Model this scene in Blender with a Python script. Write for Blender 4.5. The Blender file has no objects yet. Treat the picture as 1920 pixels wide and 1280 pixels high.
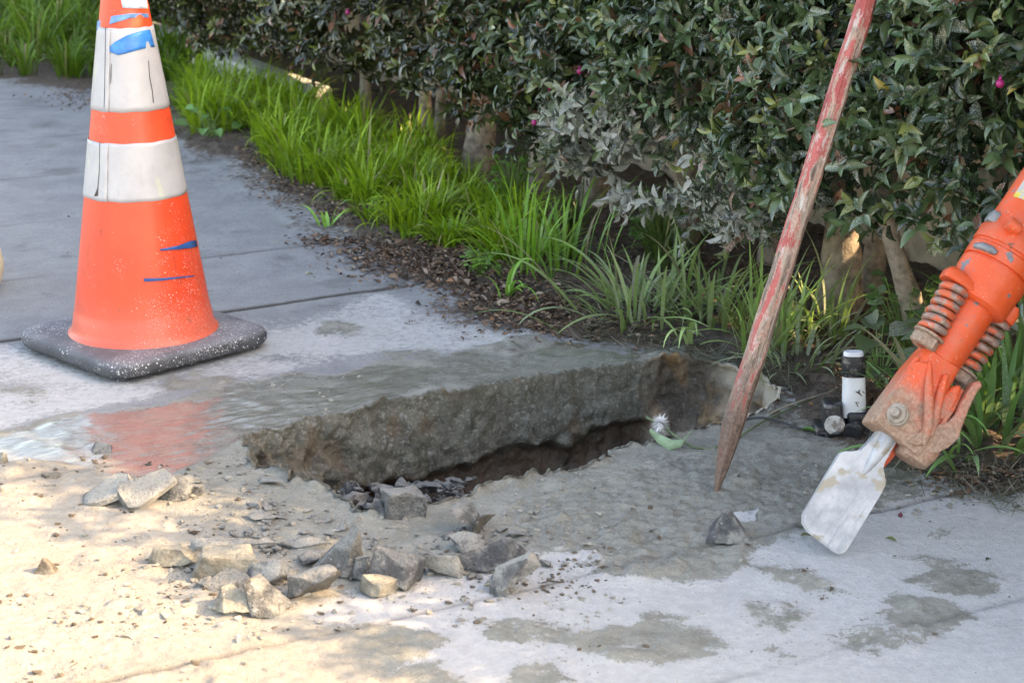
import bpy, bmesh, math, random
import numpy as np
from mathutils import Vector, Matrix
R=math.radians
scene=bpy.context.scene
# ------------------------------------------------------------------ camera
F=3400.0; PITCH=R(16.7); H=1.0
cd=bpy.data.cameras.new('camera'); cam=bpy.data.objects.new('camera',cd); scene.collection.objects.link(cam)
cd.sensor_width=36; cd.lens=F/1920*36; cam.location=(0,0,H); cam.rotation_euler=(R(90)-PITCH,0,0)
cd.clip_start=0.05; cd.clip_end=500
cd.dof.use_dof=True; cd.dof.focus_distance=2.95; cd.dof.aperture_fstop=10
scene.camera=cam
# ------------------------------------------------------------------ light
SUN_EL=R(33); SUN_AZ=R(-8)
S=Vector((math.cos(SUN_EL)*math.cos(SUN_AZ),math.cos(SUN_EL)*math.sin(SUN_AZ),math.sin(SUN_EL)))
w=bpy.data.worlds.new('World'); scene.world=w; w.use_nodes=True
wn=w.node_tree.nodes; sky=wn.new('ShaderNodeTexSky'); sky.sky_type='NISHITA'; sky.sun_disc=False
sky.sun_elevation=SUN_EL; sky.sun_rotation=math.atan2(S.x,S.y); sky.air_density=1.0; sky.dust_density=2.5; sky.ozone_density=0.6
w.node_tree.links.new(sky.outputs[0],wn['Background'].inputs[0]); wn['Background'].inputs[1].default_value=0.15
sl=bpy.data.lights.new('sun','SUN'); sl.energy=2.0; sl.angle=R(0.5); sl.color=(1.0,0.80,0.58)
so=bpy.data.objects.new('sun',sl); scene.collection.objects.link(so); so.rotation_euler=S.to_track_quat('Z','Y').to_euler()
scene.view_settings.view_transform='Standard'; scene.view_settings.look='None'
scene.view_settings.exposure=2.5; scene.view_settings.gamma=1
scene.view_settings.use_white_balance=True; scene.view_settings.white_balance_temperature=8300; scene.view_settings.white_balance_tint=12
C=scene.collection
rng=np.random.default_rng(7); random.seed(7)
cp,sp=math.cos(PITCH),math.sin(PITCH)
CX=Vector((1,0,0)); CU=Vector((0,sp,cp)); CF=Vector((0,cp,-sp))
def PT(u,v,t):
    u=float(u);v=float(v);t=float(t)
    return Vector((0,0,H))+t*((u-960)/F*CX+(640-v)/F*CU+CF)
def P(u,v,z=0.0):
    u=float(u);v=float(v);z=float(z)
    d=(u-960)/F*CX+(640-v)/F*CU+CF
    return Vector((0,0,H))+d*((z-H)/d.z)
def proj(X,Y,Z=0.0):
    dz=Z-H; t=Y*cp-dz*sp; up=Y*sp+dz*cp
    t=np.maximum(t,0.05)
    return 960+F*X/t, 640-F*up/t
# hedge front plane: point (.62,3.05), direction D2 (towards camera), normal N2 (towards the pavement is -N2)
HP=np.array([.62,3.05]); HD=np.array([.454,-.891]); HN=np.array([.891,.454])
# ------------------------------------------------------------------ noise
def _h(i,j,k,seed):
    with np.errstate(over='ignore'):
        n=(i.astype(np.uint32)*np.uint32(374761393)+j.astype(np.uint32)*np.uint32(668265263)+k.astype(np.uint32)*np.uint32(2147483647)+np.uint32(seed)*np.uint32(1274126177))
        n=(n^(n>>np.uint32(13)))*np.uint32(1274126177); n=n^(n>>np.uint32(16))
        n=n*np.uint32(2654435761); n=n^(n>>np.uint32(15))
    return n.astype(np.float64)/4294967295.0
def vn(x,y,z=None,seed=0):
    if z is None: z=np.zeros_like(x)
    xi=np.floor(x);yi=np.floor(y);zi=np.floor(z)
    fx=x-xi;fy=y-yi;fz=z-zi
    fx=fx*fx*(3-2*fx);fy=fy*fy*(3-2*fy);fz=fz*fz*(3-2*fz)
    xi=xi.astype(np.int64);yi=yi.astype(np.int64);zi=zi.astype(np.int64)
    r=0
    for a in(0,1):
        for b in(0,1):
            for c in(0,1):
                r=r+_h(xi+a,yi+b,zi+c,seed)*((fx if a else 1-fx)*(fy if b else 1-fy)*(fz if c else 1-fz))
    return r*2-1
def fbm(x,y,z=None,o=4,seed=0):
    s=0;a=1;t=0
    if z is None: z=np.zeros_like(x)
    for i in range(o):
        s=s+a*vn(x*2**i+17.3*i,y*2**i-9.1*i,z*2**i+3.7*i,seed+i); t+=a; a*=.5
    return s/t*1.5
def sm(a,b,x):
    t=np.clip((x-a)/(b-a),0,1); return t*t*(3-2*t)
def sdf(pts,px,py):
    """signed distance, positive inside"""
    pts=np.array(pts,float); n=len(pts); d=np.full(px.shape,1e18); ins=np.zeros(px.shape,bool)
    for i in range(n):
        ax,ay=pts[i]; bx,by=pts[(i+1)%n]
        ex,ey=bx-ax,by-ay; wx,wy=px-ax,py-ay
        t=np.clip((wx*ex+wy*ey)/(ex*ex+ey*ey+1e-12),0,1)
        d=np.minimum(d,(wx-ex*t)**2+(wy-ey*t)**2)
        c=((ay>py)!=(by>py))
        with np.errstate(divide='ignore',invalid='ignore'):
            xx=(bx-ax)*(py-ay)/((by-ay) if by!=ay else 1e-9)+ax
        ins^=c&(px<xx)
    d=np.sqrt(d); return np.where(ins,d,-d)
# ------------------------------------------------------------------ material helpers
def mat(name):
    m=bpy.data.materials.new(name); m.use_nodes=True
    nt=m.node_tree; b=nt.nodes['Principled BSDF']
    return m,nt,b
class NT:
    def __init__(s,nt): s.nt=nt; s.L=nt.links.new
    def n(s,t,**k):
        o=s.nt.nodes.new(t)
        for a,v in k.items(): setattr(o,a,v)
        return o
    def val(s,sock,v):
        if hasattr(v,'links') or hasattr(v,'is_output'): s.L(v,sock)
        else: sock.default_value=v
    def coord(s,which='Object',scale=None):
        c=s.n('ShaderNodeTexCoord').outputs[which]
        if scale is None: return c
        m=s.n('ShaderNodeMapping'); m.inputs['Scale'].default_value=scale; s.L(c,m.inputs[0]); return m.outputs[0]
    def noise(s,vec,scale,detail=4,rough=.6,dist=0):
        o=s.n('ShaderNodeTexNoise'); o.inputs['Scale'].default_value=scale; o.inputs['Detail'].default_value=detail
        o.inputs['Roughness'].default_value=rough; o.inputs['Distortion'].default_value=dist; s.L(vec,o.inputs['Vector']); return o.outputs['Fac']
    def voro(s,vec,scale,feature='F1',rand=1):
        o=s.n('ShaderNodeTexVoronoi'); o.feature=feature; o.inputs['Scale'].default_value=scale; o.inputs['Randomness'].default_value=rand; s.L(vec,o.inputs['Vector']); return o
    def ramp(s,f,a,b,lo=0.,hi=1.):
        o=s.n('ShaderNodeMapRange'); o.interpolation_type='SMOOTHSTEP'; s.L(f,o.inputs[0])
        o.inputs[1].default_value=a;o.inputs[2].default_value=b;o.inputs[3].default_value=lo;o.inputs[4].default_value=hi; return o.outputs[0]
    def math(s,op,a,b=0.,c=None,clamp=False):
        o=s.n('ShaderNodeMath'); o.operation=op; o.use_clamp=clamp; s.val(o.inputs[0],a); s.val(o.inputs[1],b)
        if c is not None: s.val(o.inputs[2],c)
        return o.outputs[0]
    def mix(s,f,a,b,mode='MIX'):
        o=s.n('ShaderNodeMix'); o.data_type='RGBA'; o.blend_type=mode; s.val(o.inputs[0],f)
        for k,v in((6,a),(7,b)):
            if isinstance(v,tuple): v=v if len(v)==4 else (*v,1)
            s.val(o.inputs[k],v)
        return o.outputs[2]
    def bump(s,h,strength,dist,normal=None):
        o=s.n('ShaderNodeBump'); o.inputs['Strength'].default_value=strength; o.inputs['Distance'].default_value=dist; s.L(h,o.inputs['Height'])
        if normal is not None: s.L(normal,o.inputs['Normal'])
        return o.outputs[0]
    def attr(s,name):
        o=s.n('ShaderNodeAttribute'); o.attribute_name=name; return o
    def sep(s,vec):
        o=s.n('ShaderNodeSeparateXYZ'); s.L(vec,o.inputs[0]); return o.outputs
def simple(name,col,rough=.6,metal=0,var=.25,scale=30,bump=.0,bd=.002,dirt=None,dscale=12,dlo=.5,dhi=.65,detail=6):
    m,nt,b=mat(name); g=NT(nt); v=g.coord()
    n=g.noise(v,scale,detail); c=g.mix(g.ramp(n,.3,.7),tuple(x*(1-var) for x in col),tuple(min(1,x*(1+var)) for x in col))
    if dirt:
        d=g.noise(v,dscale,7,.7); c=g.mix(g.ramp(d,dlo,dhi),c,dirt)
    g.L(c,b.inputs['Base Color']); b.inputs['Roughness'].default_value=rough; b.inputs['Metallic'].default_value=metal
    if bump: g.L(g.bump(n,bump,bd),b.inputs['Normal'])
    return m
# ------------------------------------------------------------------ object helpers
def tag(o,label=None,cat=None,group=None,kind=None):
    if label:o['label']=label
    if cat:o['category']=cat
    if group:o['group']=group
    if kind:o['kind']=kind
    return o
def empty(name,loc=(0,0,0),label=None,cat=None,group=None,mtx=None):
    o=bpy.data.objects.new(name,None); C.objects.link(o); o.empty_display_size=.05
    if mtx is not None: o.matrix_world=mtx
    else: o.location=loc
    return tag(o,label,cat,group)
def link(name,me,m=None,parent=None,smooth=None):
    o=bpy.data.objects.new(name,me); C.objects.link(o)
    if m is not None: me.materials.append(m)
    if parent is not None: o.parent=parent
    if smooth is not None:
        me.polygons.foreach_set('use_smooth',[True]*len(me.polygons))
        if smooth<180: me.set_sharp_from_angle(angle=R(smooth))
    return o
def bmobj(name,bm,m=None,parent=None,smooth=40):
    bmesh.ops.recalc_face_normals(bm,faces=bm.faces)
    me=bpy.data.meshes.new(name); bm.to_mesh(me); bm.free(); return link(name,me,m,parent,smooth)
def npmesh(name,V,faces_idx,sizes,m=None,parent=None,smooth=True,attrs=None):
    me=bpy.data.meshes.new(name); V=np.asarray(V,np.float32); me.vertices.add(len(V)); me.vertices.foreach_set('co',V.ravel())
    fi=np.asarray(faces_idx,np.int32).ravel(); me.loops.add(len(fi)); me.loops.foreach_set('vertex_index',fi)
    sizes=np.asarray(sizes,np.int32); me.polygons.add(len(sizes)); st=np.concatenate([[0],np.cumsum(sizes)[:-1]]).astype(np.int32)
    me.polygons.foreach_set('loop_start',st); me.polygons.foreach_set('loop_total',sizes)
    me.polygons.foreach_set('use_smooth',np.full(len(sizes),smooth))
    me.update(calc_edges=True)
    for k,a in (attrs or {}).items():
        a=np.asarray(a,np.float32)
        at=me.attributes.new(k,'FLOAT_COLOR','POINT'); full=np.ones((len(V),4),np.float32); full[:,:a.shape[1]]=a; at.data.foreach_set('color',full.ravel())
    o=bpy.data.objects.new(name,me); C.objects.link(o)
    if m is not None: me.materials.append(m)
    if parent is not None:o.parent=parent
    return o
def box(bm,c,s,mtx=None,bev=0.0,seg=2):
    r=bmesh.ops.create_cube(bm,size=1); vs=r['verts']
    bmesh.ops.scale(bm,vec=s,verts=vs)
    if bev>0:
        es=list({e for v in vs for e in v.link_edges}); rr=bmesh.ops.bevel(bm,geom=es,offset=bev,segments=seg,profile=.5,affect='EDGES'); vs=list({v for f in rr['faces'] for v in f.verts}|{v for v in vs if v.is_valid})
    M=Matrix.Translation(c)
    if mtx is not None: M=M@mtx
    bmesh.ops.transform(bm,matrix=M,verts=vs); return vs
def tube(bm,pts,rad,n=10,cap=True,ry=None,jit=0.0):
    pts=[Vector(p) for p in pts]; rad=rad if hasattr(rad,'__len__') else [rad]*len(pts)
    up=Vector((0,0,1)); rings=[]; prev=None
    for i,p in enumerate(pts):
        t=(pts[min(i+1,len(pts)-1)]-pts[max(i-1,0)]).normalized()
        if prev is None:
            a=t.cross(up); 
            if a.length<1e-3:a=t.cross(Vector((1,0,0)))
            a.normalize()
        else: a=(prev-t*prev.dot(t)).normalized()
        prev=a; b=t.cross(a)
        rings.append([bm.verts.new(p+(a*math.cos(2*math.pi*k/n)+b*math.sin(2*math.pi*k/n))*rad[i]*(1+random.uniform(-jit,jit))) for k in range(n)])
    for i in range(len(rings)-1):
        for k in range(n): bm.faces.new((rings[i][k],rings[i][(k+1)%n],rings[i+1][(k+1)%n],rings[i+1][k]))
    if cap: bm.faces.new(rings[0][::-1]); bm.faces.new(rings[-1])
    return rings
def lathe(bm,prof,n=48,c=(0,0),cap=True,sx=1,sy=1):
    rings=[]
    for z,r in prof: rings.append([bm.verts.new((c[0]+sx*r*math.cos(2*math.pi*k/n),c[1]+sy*r*math.sin(2*math.pi*k/n),z)) for k in range(n)])
    for i in range(len(rings)-1):
        for k in range(n): bm.faces.new((rings[i][k],rings[i][(k+1)%n],rings[i+1][(k+1)%n],rings[i+1][k]))
    if cap: bm.faces.new(rings[0][::-1]); bm.faces.new(rings[-1])
def loft(bm,secs,n=32,e=3.5):
    """secs: (z,cx,cy,hw,hd) super-ellipse sections"""
    rings=[]
    for z,cx,cy,hw,hd in secs:
        rg=[]
        for k in range(n):
            a=2*math.pi*k/n; ca,sa=math.cos(a),math.sin(a)
            rg.append(bm.verts.new((cx+hw*math.copysign(abs(ca)**(2/e),ca),cy+hd*math.copysign(abs(sa)**(2/e),sa),z)))
        rings.append(rg)
    for i in range(len(rings)-1):
        for k in range(n): bm.faces.new((rings[i][k],rings[i][(k+1)%n],rings[i+1][(k+1)%n],rings[i+1][k]))
    bm.faces.new(rings[0][::-1]); bm.faces.new(rings[-1])
# ------------------------------------------------------------------ ground material
def ground_material():
    m,nt,b=mat('ground'); g=NT(nt); v=g.coord()
    A=g.attr('mA'); a=g.sep(A.outputs['Vector'])     # mud, dust, soil
    B=g.attr('mB'); bb=g.sep(B.outputs['Vector'])    # gloss, stain, warm
    n1=g.noise(v,9,8,.65); n2=g.noise(v,60,6,.7); n3=g.noise(v,320,4,.7); n4=g.noise(v,22,6,.6,.6); n6=g.noise(v,130,6,.75)
    fine=g.math('SUBTRACT',n2,.5); finer=g.math('SUBTRACT',n3,.5)
    def msk(x,amp=2.4,w=.13):
        y=g.math('ADD',x,g.math('MULTIPLY',fine,amp)); y=g.math('ADD',y,g.math('MULTIPLY',finer,amp*.6)); return g.ramp(y,.5-w,.5+w)
    pav=g.mix(g.ramp(n1,.3,.7),(.285,.29,.303),(.385,.39,.40))
    pav=g.mix(g.ramp(n3,.35,.65),g.mix(.5,pav,(.13,.13,.135)),pav); pav=g.mix(g.ramp(n4,.56,.72,0,.45),pav,(.15,.15,.15))
    mud=g.mix(g.ramp(n4,.3,.7),(.205,.20,.168),(.31,.302,.26)); mud=g.mix(g.ramp(n3,.45,.75,0,.5),mud,(.47,.46,.42))
    mud=g.mix(g.ramp(n2,.60,.72,0,.55),mud,(.14,.13,.105)); mud=g.mix(g.ramp(n6,.56,.68,0,.5),mud,(.15,.14,.115)); mud=g.mix(g.ramp(n6,.36,.44,.45,0),mud,(.43,.42,.37))
    dust=g.mix(g.ramp(n2,.3,.75),(.47,.465,.462),(.60,.592,.585)); dust=g.mix(g.ramp(n3,.58,.68,0,.5),dust,(.36,.35,.34)); dust=g.mix(g.ramp(n1,.5,.7,0,.35),dust,(.40,.395,.385))
    soil=g.mix(g.ramp(n2,.3,.7),(.040,.026,.018),(.14,.098,.07)); soil=g.mix(g.ramp(n3,.5,.7),soil,(.23,.185,.15))
    c=g.mix(msk(a[1],1.5,.24),pav,dust)
    c=g.mix(msk(a[0],2.0,.14),c,mud)
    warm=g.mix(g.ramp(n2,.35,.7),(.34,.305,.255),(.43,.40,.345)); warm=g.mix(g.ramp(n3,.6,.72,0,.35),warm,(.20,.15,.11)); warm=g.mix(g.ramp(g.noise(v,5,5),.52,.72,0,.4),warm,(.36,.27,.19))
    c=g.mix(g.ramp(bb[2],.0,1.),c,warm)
    c=g.mix(msk(a[2],2.2,.12),c,soil)
    c=g.mix(g.math('MULTIPLY',bb[1],1.15,clamp=True),c,(.075,.07,.065))
    gl=g.math('ADD',bb[0],g.math('MULTIPLY',fine,.5))
    # dark crumbs
    vo=g.voro(v,95); sp_=g.ramp(vo.outputs['Distance'],.10,.16,1,0); sp_=g.math('MULTIPLY',sp_,g.ramp(g.noise(v,7,3),.5,.62,0,.8))
    c=g.mix(sp_,c,(.085,.07,.055)); c=g.mix(g.ramp(gl,.4,.7,0,.35),c,(.12,.12,.10))
    g.L(c,b.inputs['Base Color'])
    r=g.ramp(gl,.35,.8,.78,.17)
    g.L(r,b.inputs['Roughness'])
    b.inputs['Specular IOR Level'].default_value=.55
    h=g.math('ADD',g.math('MULTIPLY',n2,.6),g.math('ADD',g.math('MULTIPLY',n3,.35),g.math('MULTIPLY',n6,.5)))
    
    inv=g.ramp(gl,.3,.75,1.,.10)
    h=g.math('MULTIPLY',h,inv)
    b.inputs['Coat Roughness'].default_value=.11; g.L(g.ramp(gl,.45,.85,0,.62),b.inputs['Coat Weight'])
    g.L(g.bump(h,.9,.008),b.inputs['Normal'])
    return m
MG=ground_material()
# ------------------------------------------------------------------ masks in the plane of the ground (laid out through the survey of the picture)
EDGE=[(0,150),(90,165),(170,168),(290,190),(325,270),(420,292),(480,330),(560,372),(600,400),(640,440),(700,470),(760,520),(850,560),(920,600),(1000,625),(1130,640),(1230,655),(1330,668),(1420,695),(1475,740),(1540,800),(1620,850),(1700,880),(1800,905),(1920,940)]
EDGE_W=[(-40,9.0)]+[(-2.6,6.9)]+[tuple(P(*p).xy) for p in EDGE]+[(1.25,2.0),(1.6,1.3),(2.4,-1),(60,-60),(60,60),(-40,60)]
RIM_PX=[(450,832),(560,800),(660,775),(740,755),(860,738),(960,718),(1080,700),(1160,688),(1225,680),(1262,678),(1310,683),(1370,695),(1425,715),(1462,745),(1440,765),(1400,782),(1340,802),(1300,815),(1240,828),(1180,838),(1140,848),(1122,868),(1085,882),(1040,892),(1000,900),(960,908),(920,912),(880,928),(830,942),(785,948),(740,962),(700,968),(675,962),(640,938),(600,915),(560,902),(520,890),(485,878),(462,852)]
rim=np.array([P(*p).xy for p in RIM_PX])
# resample rim finely and roughen it
seg=np.linalg.norm(np.roll(rim,-1,0)-rim,axis=1); cum=np.concatenate([[0],np.cumsum(seg)]); NR=int(cum[-1]/.003)
sarr=np.linspace(0,cum[-1],NR,endpoint=False); loop=np.vstack([rim,rim[:1]])
rx=np.interp(sarr,cum,loop[:,0]); ry=np.interp(sarr,cum,loop[:,1])
tx=np.roll(rx,-3)-np.roll(rx,3); ty=np.roll(ry,-3)-np.roll(ry,3); tl=np.hypot(tx,ty); tx/=tl; ty/=tl
for _ in range(14):
    tx=(np.roll(tx,1)+tx+np.roll(tx,-1))/3; ty=(np.roll(ty,1)+ty+np.roll(ty,-1))/3
tl=np.hypot(tx,ty); tx/=tl; ty/=tl
nx,ny=ty,-tx          # inward or outward?
cenx,ceny=rx.mean(),ry.mean()
area=.5*np.sum(rx*np.roll(ry,-1)-np.roll(rx,-1)*ry)
if area>0: nx,ny=-nx,-ny   # CCW -> inward is left
# orientation check: inward normal must point inside
test=sdf(np.stack([rx,ry],1)[::8],(rx+nx*.006)[::20],(ry+ny*.006)[::20])
if (test>0).mean()<.5: nx,ny=-nx,-ny
jag=fbm(rx*22,ry*22,o=4,seed=5)*.006+fbm(rx*70,ry*70,o=2,seed=8)*.0012
near=(sarr>cum[16])   # the near rim is more broken
jag=jag*np.where(near,2.3,1.0)
rx=rx+nx*jag; ry=ry+ny*jag
RIM=np.stack([rx,ry],1)
POLY={
 'mud':[(-400,830),(-50,812),(60,790),(150,772),(240,757),(330,748),(400,724),(470,708),(560,690),(640,692),(700,680),(780,670),(850,652),(940,655),(1010,638),(1130,640),(1260,650),(1380,680),(1480,740),(1560,800),(1650,850),(1730,890),(1745,935),(1640,962),(1560,990),(1500,1012),(1420,1042),(1375,1072),(1300,1095),(1180,1100),(1080,1090),(1100,1050),(1000,1052),(960,1085),(780,1092),(790,1120),(640,1128),(600,1150),(760,1172),(830,1200),(720,1250),(690,1330),(-400,1400)],
 'd1':[(790,1085),(960,1080),(1000,1048),(1115,1045),(1070,1088),(1180,1100),(1300,1098),(1400,1062),(1440,1030),(1520,1003),(1620,985),(1700,950),(1800,930),(1950,925),(2500,1200),(2500,1500),(680,1500),(700,1290),(760,1240),(840,1200),(760,1165),(600,1150),(640,1130),(780,1112)],
 'd2':[(-300,640),(60,650),(210,715),(330,712),(440,650),(480,610),(560,590),(640,575),(720,560),(800,575),(880,600),(990,628),(940,645),(850,652),(700,680),(560,690),(450,712),(330,745),(240,757),(60,788),(-300,830)],
 'd3':[(1375,965),(1420,960),(1415,980),(1350,985)],
 'gloss':[(-400,830),(-50,812),(60,795),(150,775),(330,748),(470,708),(560,692),(850,658),(1010,645),(1200,650),(1225,675),(1080,697),(860,735),(660,772),(450,828),(400,850),(300,905),(180,890),(60,862),(-300,900)],
 'damp':[(1230,850),(1700,880),(1740,930),(1500,1010),(1380,1070),(1150,1095),(980,1040),(900,950),(1120,890)],
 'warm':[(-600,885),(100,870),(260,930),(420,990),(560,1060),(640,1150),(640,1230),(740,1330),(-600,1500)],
 'dull':[(-200,560),(140,560),(420,560),(700,520),(760,500),(640,440),(420,290),(0,150),(-200,150)]}
PATCH=[[(915,1180),(1000,1166),(1090,1182),(1180,1178),(1215,1165),(1200,1150),(1310,1145),(1255,1163),(1310,1180),(1340,1205),(1240,1240),(1100,1225),(1000,1205),(935,1202)],
 [(1680,1045),(1740,1034),(1792,1050),(1800,1072),(1850,1078),(1858,1108),(1790,1116),(1700,1090),(1752,1062)],
 [(1650,1162),(1682,1122),(1780,1132),(1832,1160),(1775,1187),(1680,1182)],
 [(1530,1182),(1650,1168),(1755,1196),(1650,1222),(1560,1205)],
 [(1400,1128),(1500,1128),(1492,1172),(1430,1182)],[(1415,1215),(1460,1205),(1500,1225),(1450,1242)],
 [(700,1272),(745,1238),(835,1238),(885,1290),(700,1300)],[(960,1252),(1030,1244),(1045,1290),(950,1295)],
 [(1385,1055),(1460,1070),(1565,1088),(1615,1120),(1500,1108)],
 [(785,668),(800,664),(810,670),(795,675)],[(320,712),(440,700),(420,735),(300,738)],[(0,720),(90,718),(70,740),(0,745)],
 [(560,1000),(780,1000),(900,1040),(760,1090),(560,1080)],[(720,662),(745,660),(742,668),(725,669)],[(600,605),(640,600),(650,615),(610,622)],
 [(1755,992),(1785,990),(1785,1005),(1760,1006)]]
JOFF=[(1.60,.35),(1.93,.55),(2.645,.75),(3.405,1.9),(3.86,.7),(4.38,.45),(4.95,.5),(5.54,.6),(6.1,.6)]
def fields(X,Y):
    u,v=proj(X,Y); u=np.clip(u,-9000,9000); v=np.clip(v,-3000,9000)
    V2=v*2.2   # compensate the foreshortening so that edges wander evenly
    def M(pl,w=14,amp=26,seed=1,sc=5.):
        d=sdf([(a,b*2.2) for a,b in pl],u,V2); d=d+amp*fbm(X*sc,Y*sc,o=5,seed=seed)
        return sm(-w,w,d)
    front=(Y>.3)&(Y<9)
    mud=M(POLY['mud'],30,40,2,9); d1=M(POLY['d1'],55,50,3,8); d2=M(POLY['d2'],60,50,4,7)*.74
    d3=M(POLY['d3'],8,6,4,20)
    patch=np.zeros_like(X)
    for i,pl in enumerate(PATCH):
        x0=min(p[0] for p in pl)-60;x1=max(p[0] for p in pl)+60;y0=min(p[1] for p in pl)-40;y1=max(p[1] for p in pl)+40
        k=(u>x0)&(u<x1)&(v>y0)&(v<y1)
        if k.any():
            d=sdf([(a,b*2.2) for a,b in pl],u[k],V2[k])+30*fbm(X[k]*16,Y[k]*16,o=5,seed=20+i); patch[k]=np.maximum(patch[k],sm(-45,30,d)*(.88+.38*fbm(X[k]*38,Y[k]*38,o=4,seed=60+i))*(1.05 if i not in(3,4,5,11) else .62))
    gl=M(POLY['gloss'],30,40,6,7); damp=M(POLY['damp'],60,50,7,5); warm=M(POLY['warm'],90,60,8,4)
    dust=np.maximum(d1*(.82+.35*fbm(X*6,Y*6,o=4,seed=31)),d2*(.9+.5*fbm(X*5,Y*9,o=4,seed=32))); dust=np.maximum(dust,d3)
    dull=M(POLY['dull'],90,40,9,3); dust=dust*(1-.55*dull)
    off=-.469*X+.883*Y; dust=np.maximum(dust,sm(2.62,2.45,off))
    mud=mud*(1-d3); mud=np.maximum(mud*(1-.9*d1),patch)
    e=sdf(EDGE_W,X,Y)+fbm(X*9,Y*9,o=5,seed=11)*.05
    soil=sm(-.03,.03,e)
    litter=sm(-.16,.03,e+.1*fbm(X*20,Y*20,o=3,seed=12))
    soil=np.maximum(soil,litter*.52*(Y>2.6))
    # joints
    off=-.469*X+.883*Y; along=.883*X+.469*Y
    jt=np.zeros_like(X); jd=np.zeros_like(X)
    for o_,k in JOFF:
        dd=np.abs(off-o_+.004*fbm(X*6,Y*6,o=3,seed=14)); g_=np.exp(-(dd/.0045)**2); fade=.55+.6*fbm(X*7+o_*5,Y*7,o=3,seed=15)
        fade=np.maximum(fade,.9*(k>1.5)); jt+=g_*k*np.clip(fade,0.1,1.3); jd+=np.exp(-(dd/.011)**2)*k*.35*np.clip(fade,0,1)
    for a_,o0,o1 in ((-1.25,3.4,9),(.42,2.9,3.4),(-.02,3.4,4.4),(-.75,.4,1.93),(-2.1,3.4,9)):
        dd=np.abs(along-a_); k=(off>o0)&(off<o1); jt+=np.where(k,np.exp(-(dd/.004)**2)*.45,0)
    cover=1-.75*mud*(off>2.0)*(off<3.3)
    jt*=np.where(np.abs(off-1.93)<.05,1,cover)
    # heights
    z=fbm(X*3,Y*3,o=3,seed=40)*.002+fbm(X*60,Y*60,o=3,seed=41)*.0006
    z+=mud*(1-.6*gl)*(fbm(X*25,Y*25,o=4,seed=42)*.0030+.002)+mud*(1-gl)*fbm(X*90,Y*90,o=2,seed=51)*.0012
    wa=X*.8+Y*.55; wb=-X*.55+Y*.8
    rip=np.abs(fbm(wa*20,wb*75,o=3,seed=43)); z+=gl*(.0016-.0018*rip)*.8
    rip2=1-np.abs(fbm(X*48,Y*95,o=3,seed=44)); z+=damp*(rip2**3)*.0060
    lump=sm(.35,.8,fbm(X*14,Y*14,o=4,seed=45)); z+=mud*(1-gl)*lump*.007
    z+=-jt*.0075*(1-soil)
    sn=soil>.5
    z+=np.where(sn,sm(0,.4,e)*.02,0)+soil*(fbm(X*30,Y*30,o=4,seed=46)*.009+.004)
    # thin crust standing up along the trench rim
    stain=np.clip(jt*.8+jd*1.3,0,1)*(1-soil)+ .35*sm(.45,.8,fbm(X*8,Y*8,o=5,seed=47))*(1-dust)*(1-mud)*(Y>2.9)
    gloss=np.clip(gl*(.80+.25*fbm(X*9,Y*14,o=3,seed=48))+damp*.58*(1-gl),0,1)*np.clip(mud*1.3,0,1)
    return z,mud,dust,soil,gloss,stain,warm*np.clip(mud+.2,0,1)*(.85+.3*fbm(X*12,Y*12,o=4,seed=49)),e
def grow(a,step,k,end):
    out=[];x=a
    while abs(x)<abs(end): 
        step*=k; x+=math.copysign(step,end-a); out.append(x)
    return out
G=.0042
xs=np.arange(-1.2,1.2,G); xs=np.concatenate([grow(xs[0],G,1.22,-60)[::-1],xs,grow(xs[-1],G,1.22,60)])
ys=np.arange(1.78,3.75,G); ys=np.concatenate([grow(ys[0],G,1.25,-40)[::-1],ys,grow(ys[-1],G*1.2,1.006,7.5)]); ys=np.concatenate([ys,grow(ys[-1],.03,1.3,80)])
X,Y=np.meshgrid(xs,ys); sh=X.shape; X=X.ravel();Y=Y.ravel()
# snap to the rim
dr=np.full(X.shape,9.); k=(X>-.6)&(X<.65)&(Y>2.3)&(Y<3.4); idx=np.where(k)[0]
sd=sdf(RIM[::2],X[idx],Y[idx]); dr[:]=-9; dr[idx]=sd
nearv=idx[np.abs(sd)<G*.72]
for ii in range(0,len(nearv),4000):
    q=nearv[ii:ii+4000]; D=(X[q,None]-RIM[None,:,0])**2+(Y[q,None]-RIM[None,:,1])**2; j=D.argmin(1); X[q]=RIM[j,0]; Y[q]=RIM[j,1]
dr[nearv]=0
Z,mud,dust,soil,gloss,stain,warm,edge=fields(X,Y)
# lip: thin crust of slurry close to the rim
lip=np.exp(-(np.clip(-dr,0,9)/.012)**2)*(dr>-1); Z+=lip*np.abs(fbm(X*40,Y*40,o=4,seed=50))*.012
idn=np.arange(len(X)).reshape(sh)
q=np.stack([idn[:-1,:-1],idn[:-1,1:],idn[1:,1:],idn[1:,:-1]],-1).reshape(-1,4)
inside=(dr[q]>0).any(1); q=q[~inside]
ctr=q[:,0]; issoil=(edge[q].mean(1)>0); isslur=(~issoil)&(gloss[q].mean(1)>.45)
# vertex normals of the height field
Zg=Z.reshape(sh); Xg=X.reshape(sh); Yg=Y.reshape(sh)
def split(name,sel,kind='structure'):
    f=q[sel]; uq,inv=np.unique(f.ravel(),return_inverse=True)
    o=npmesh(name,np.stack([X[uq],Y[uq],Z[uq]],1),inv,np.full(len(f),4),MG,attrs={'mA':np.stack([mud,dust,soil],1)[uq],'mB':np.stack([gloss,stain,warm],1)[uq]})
    tag(o,kind=kind); return o
split('pavement',(~issoil)&(~isslur)); split('wet_slurry',isslur); split('soil_bed',issoil)
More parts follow.
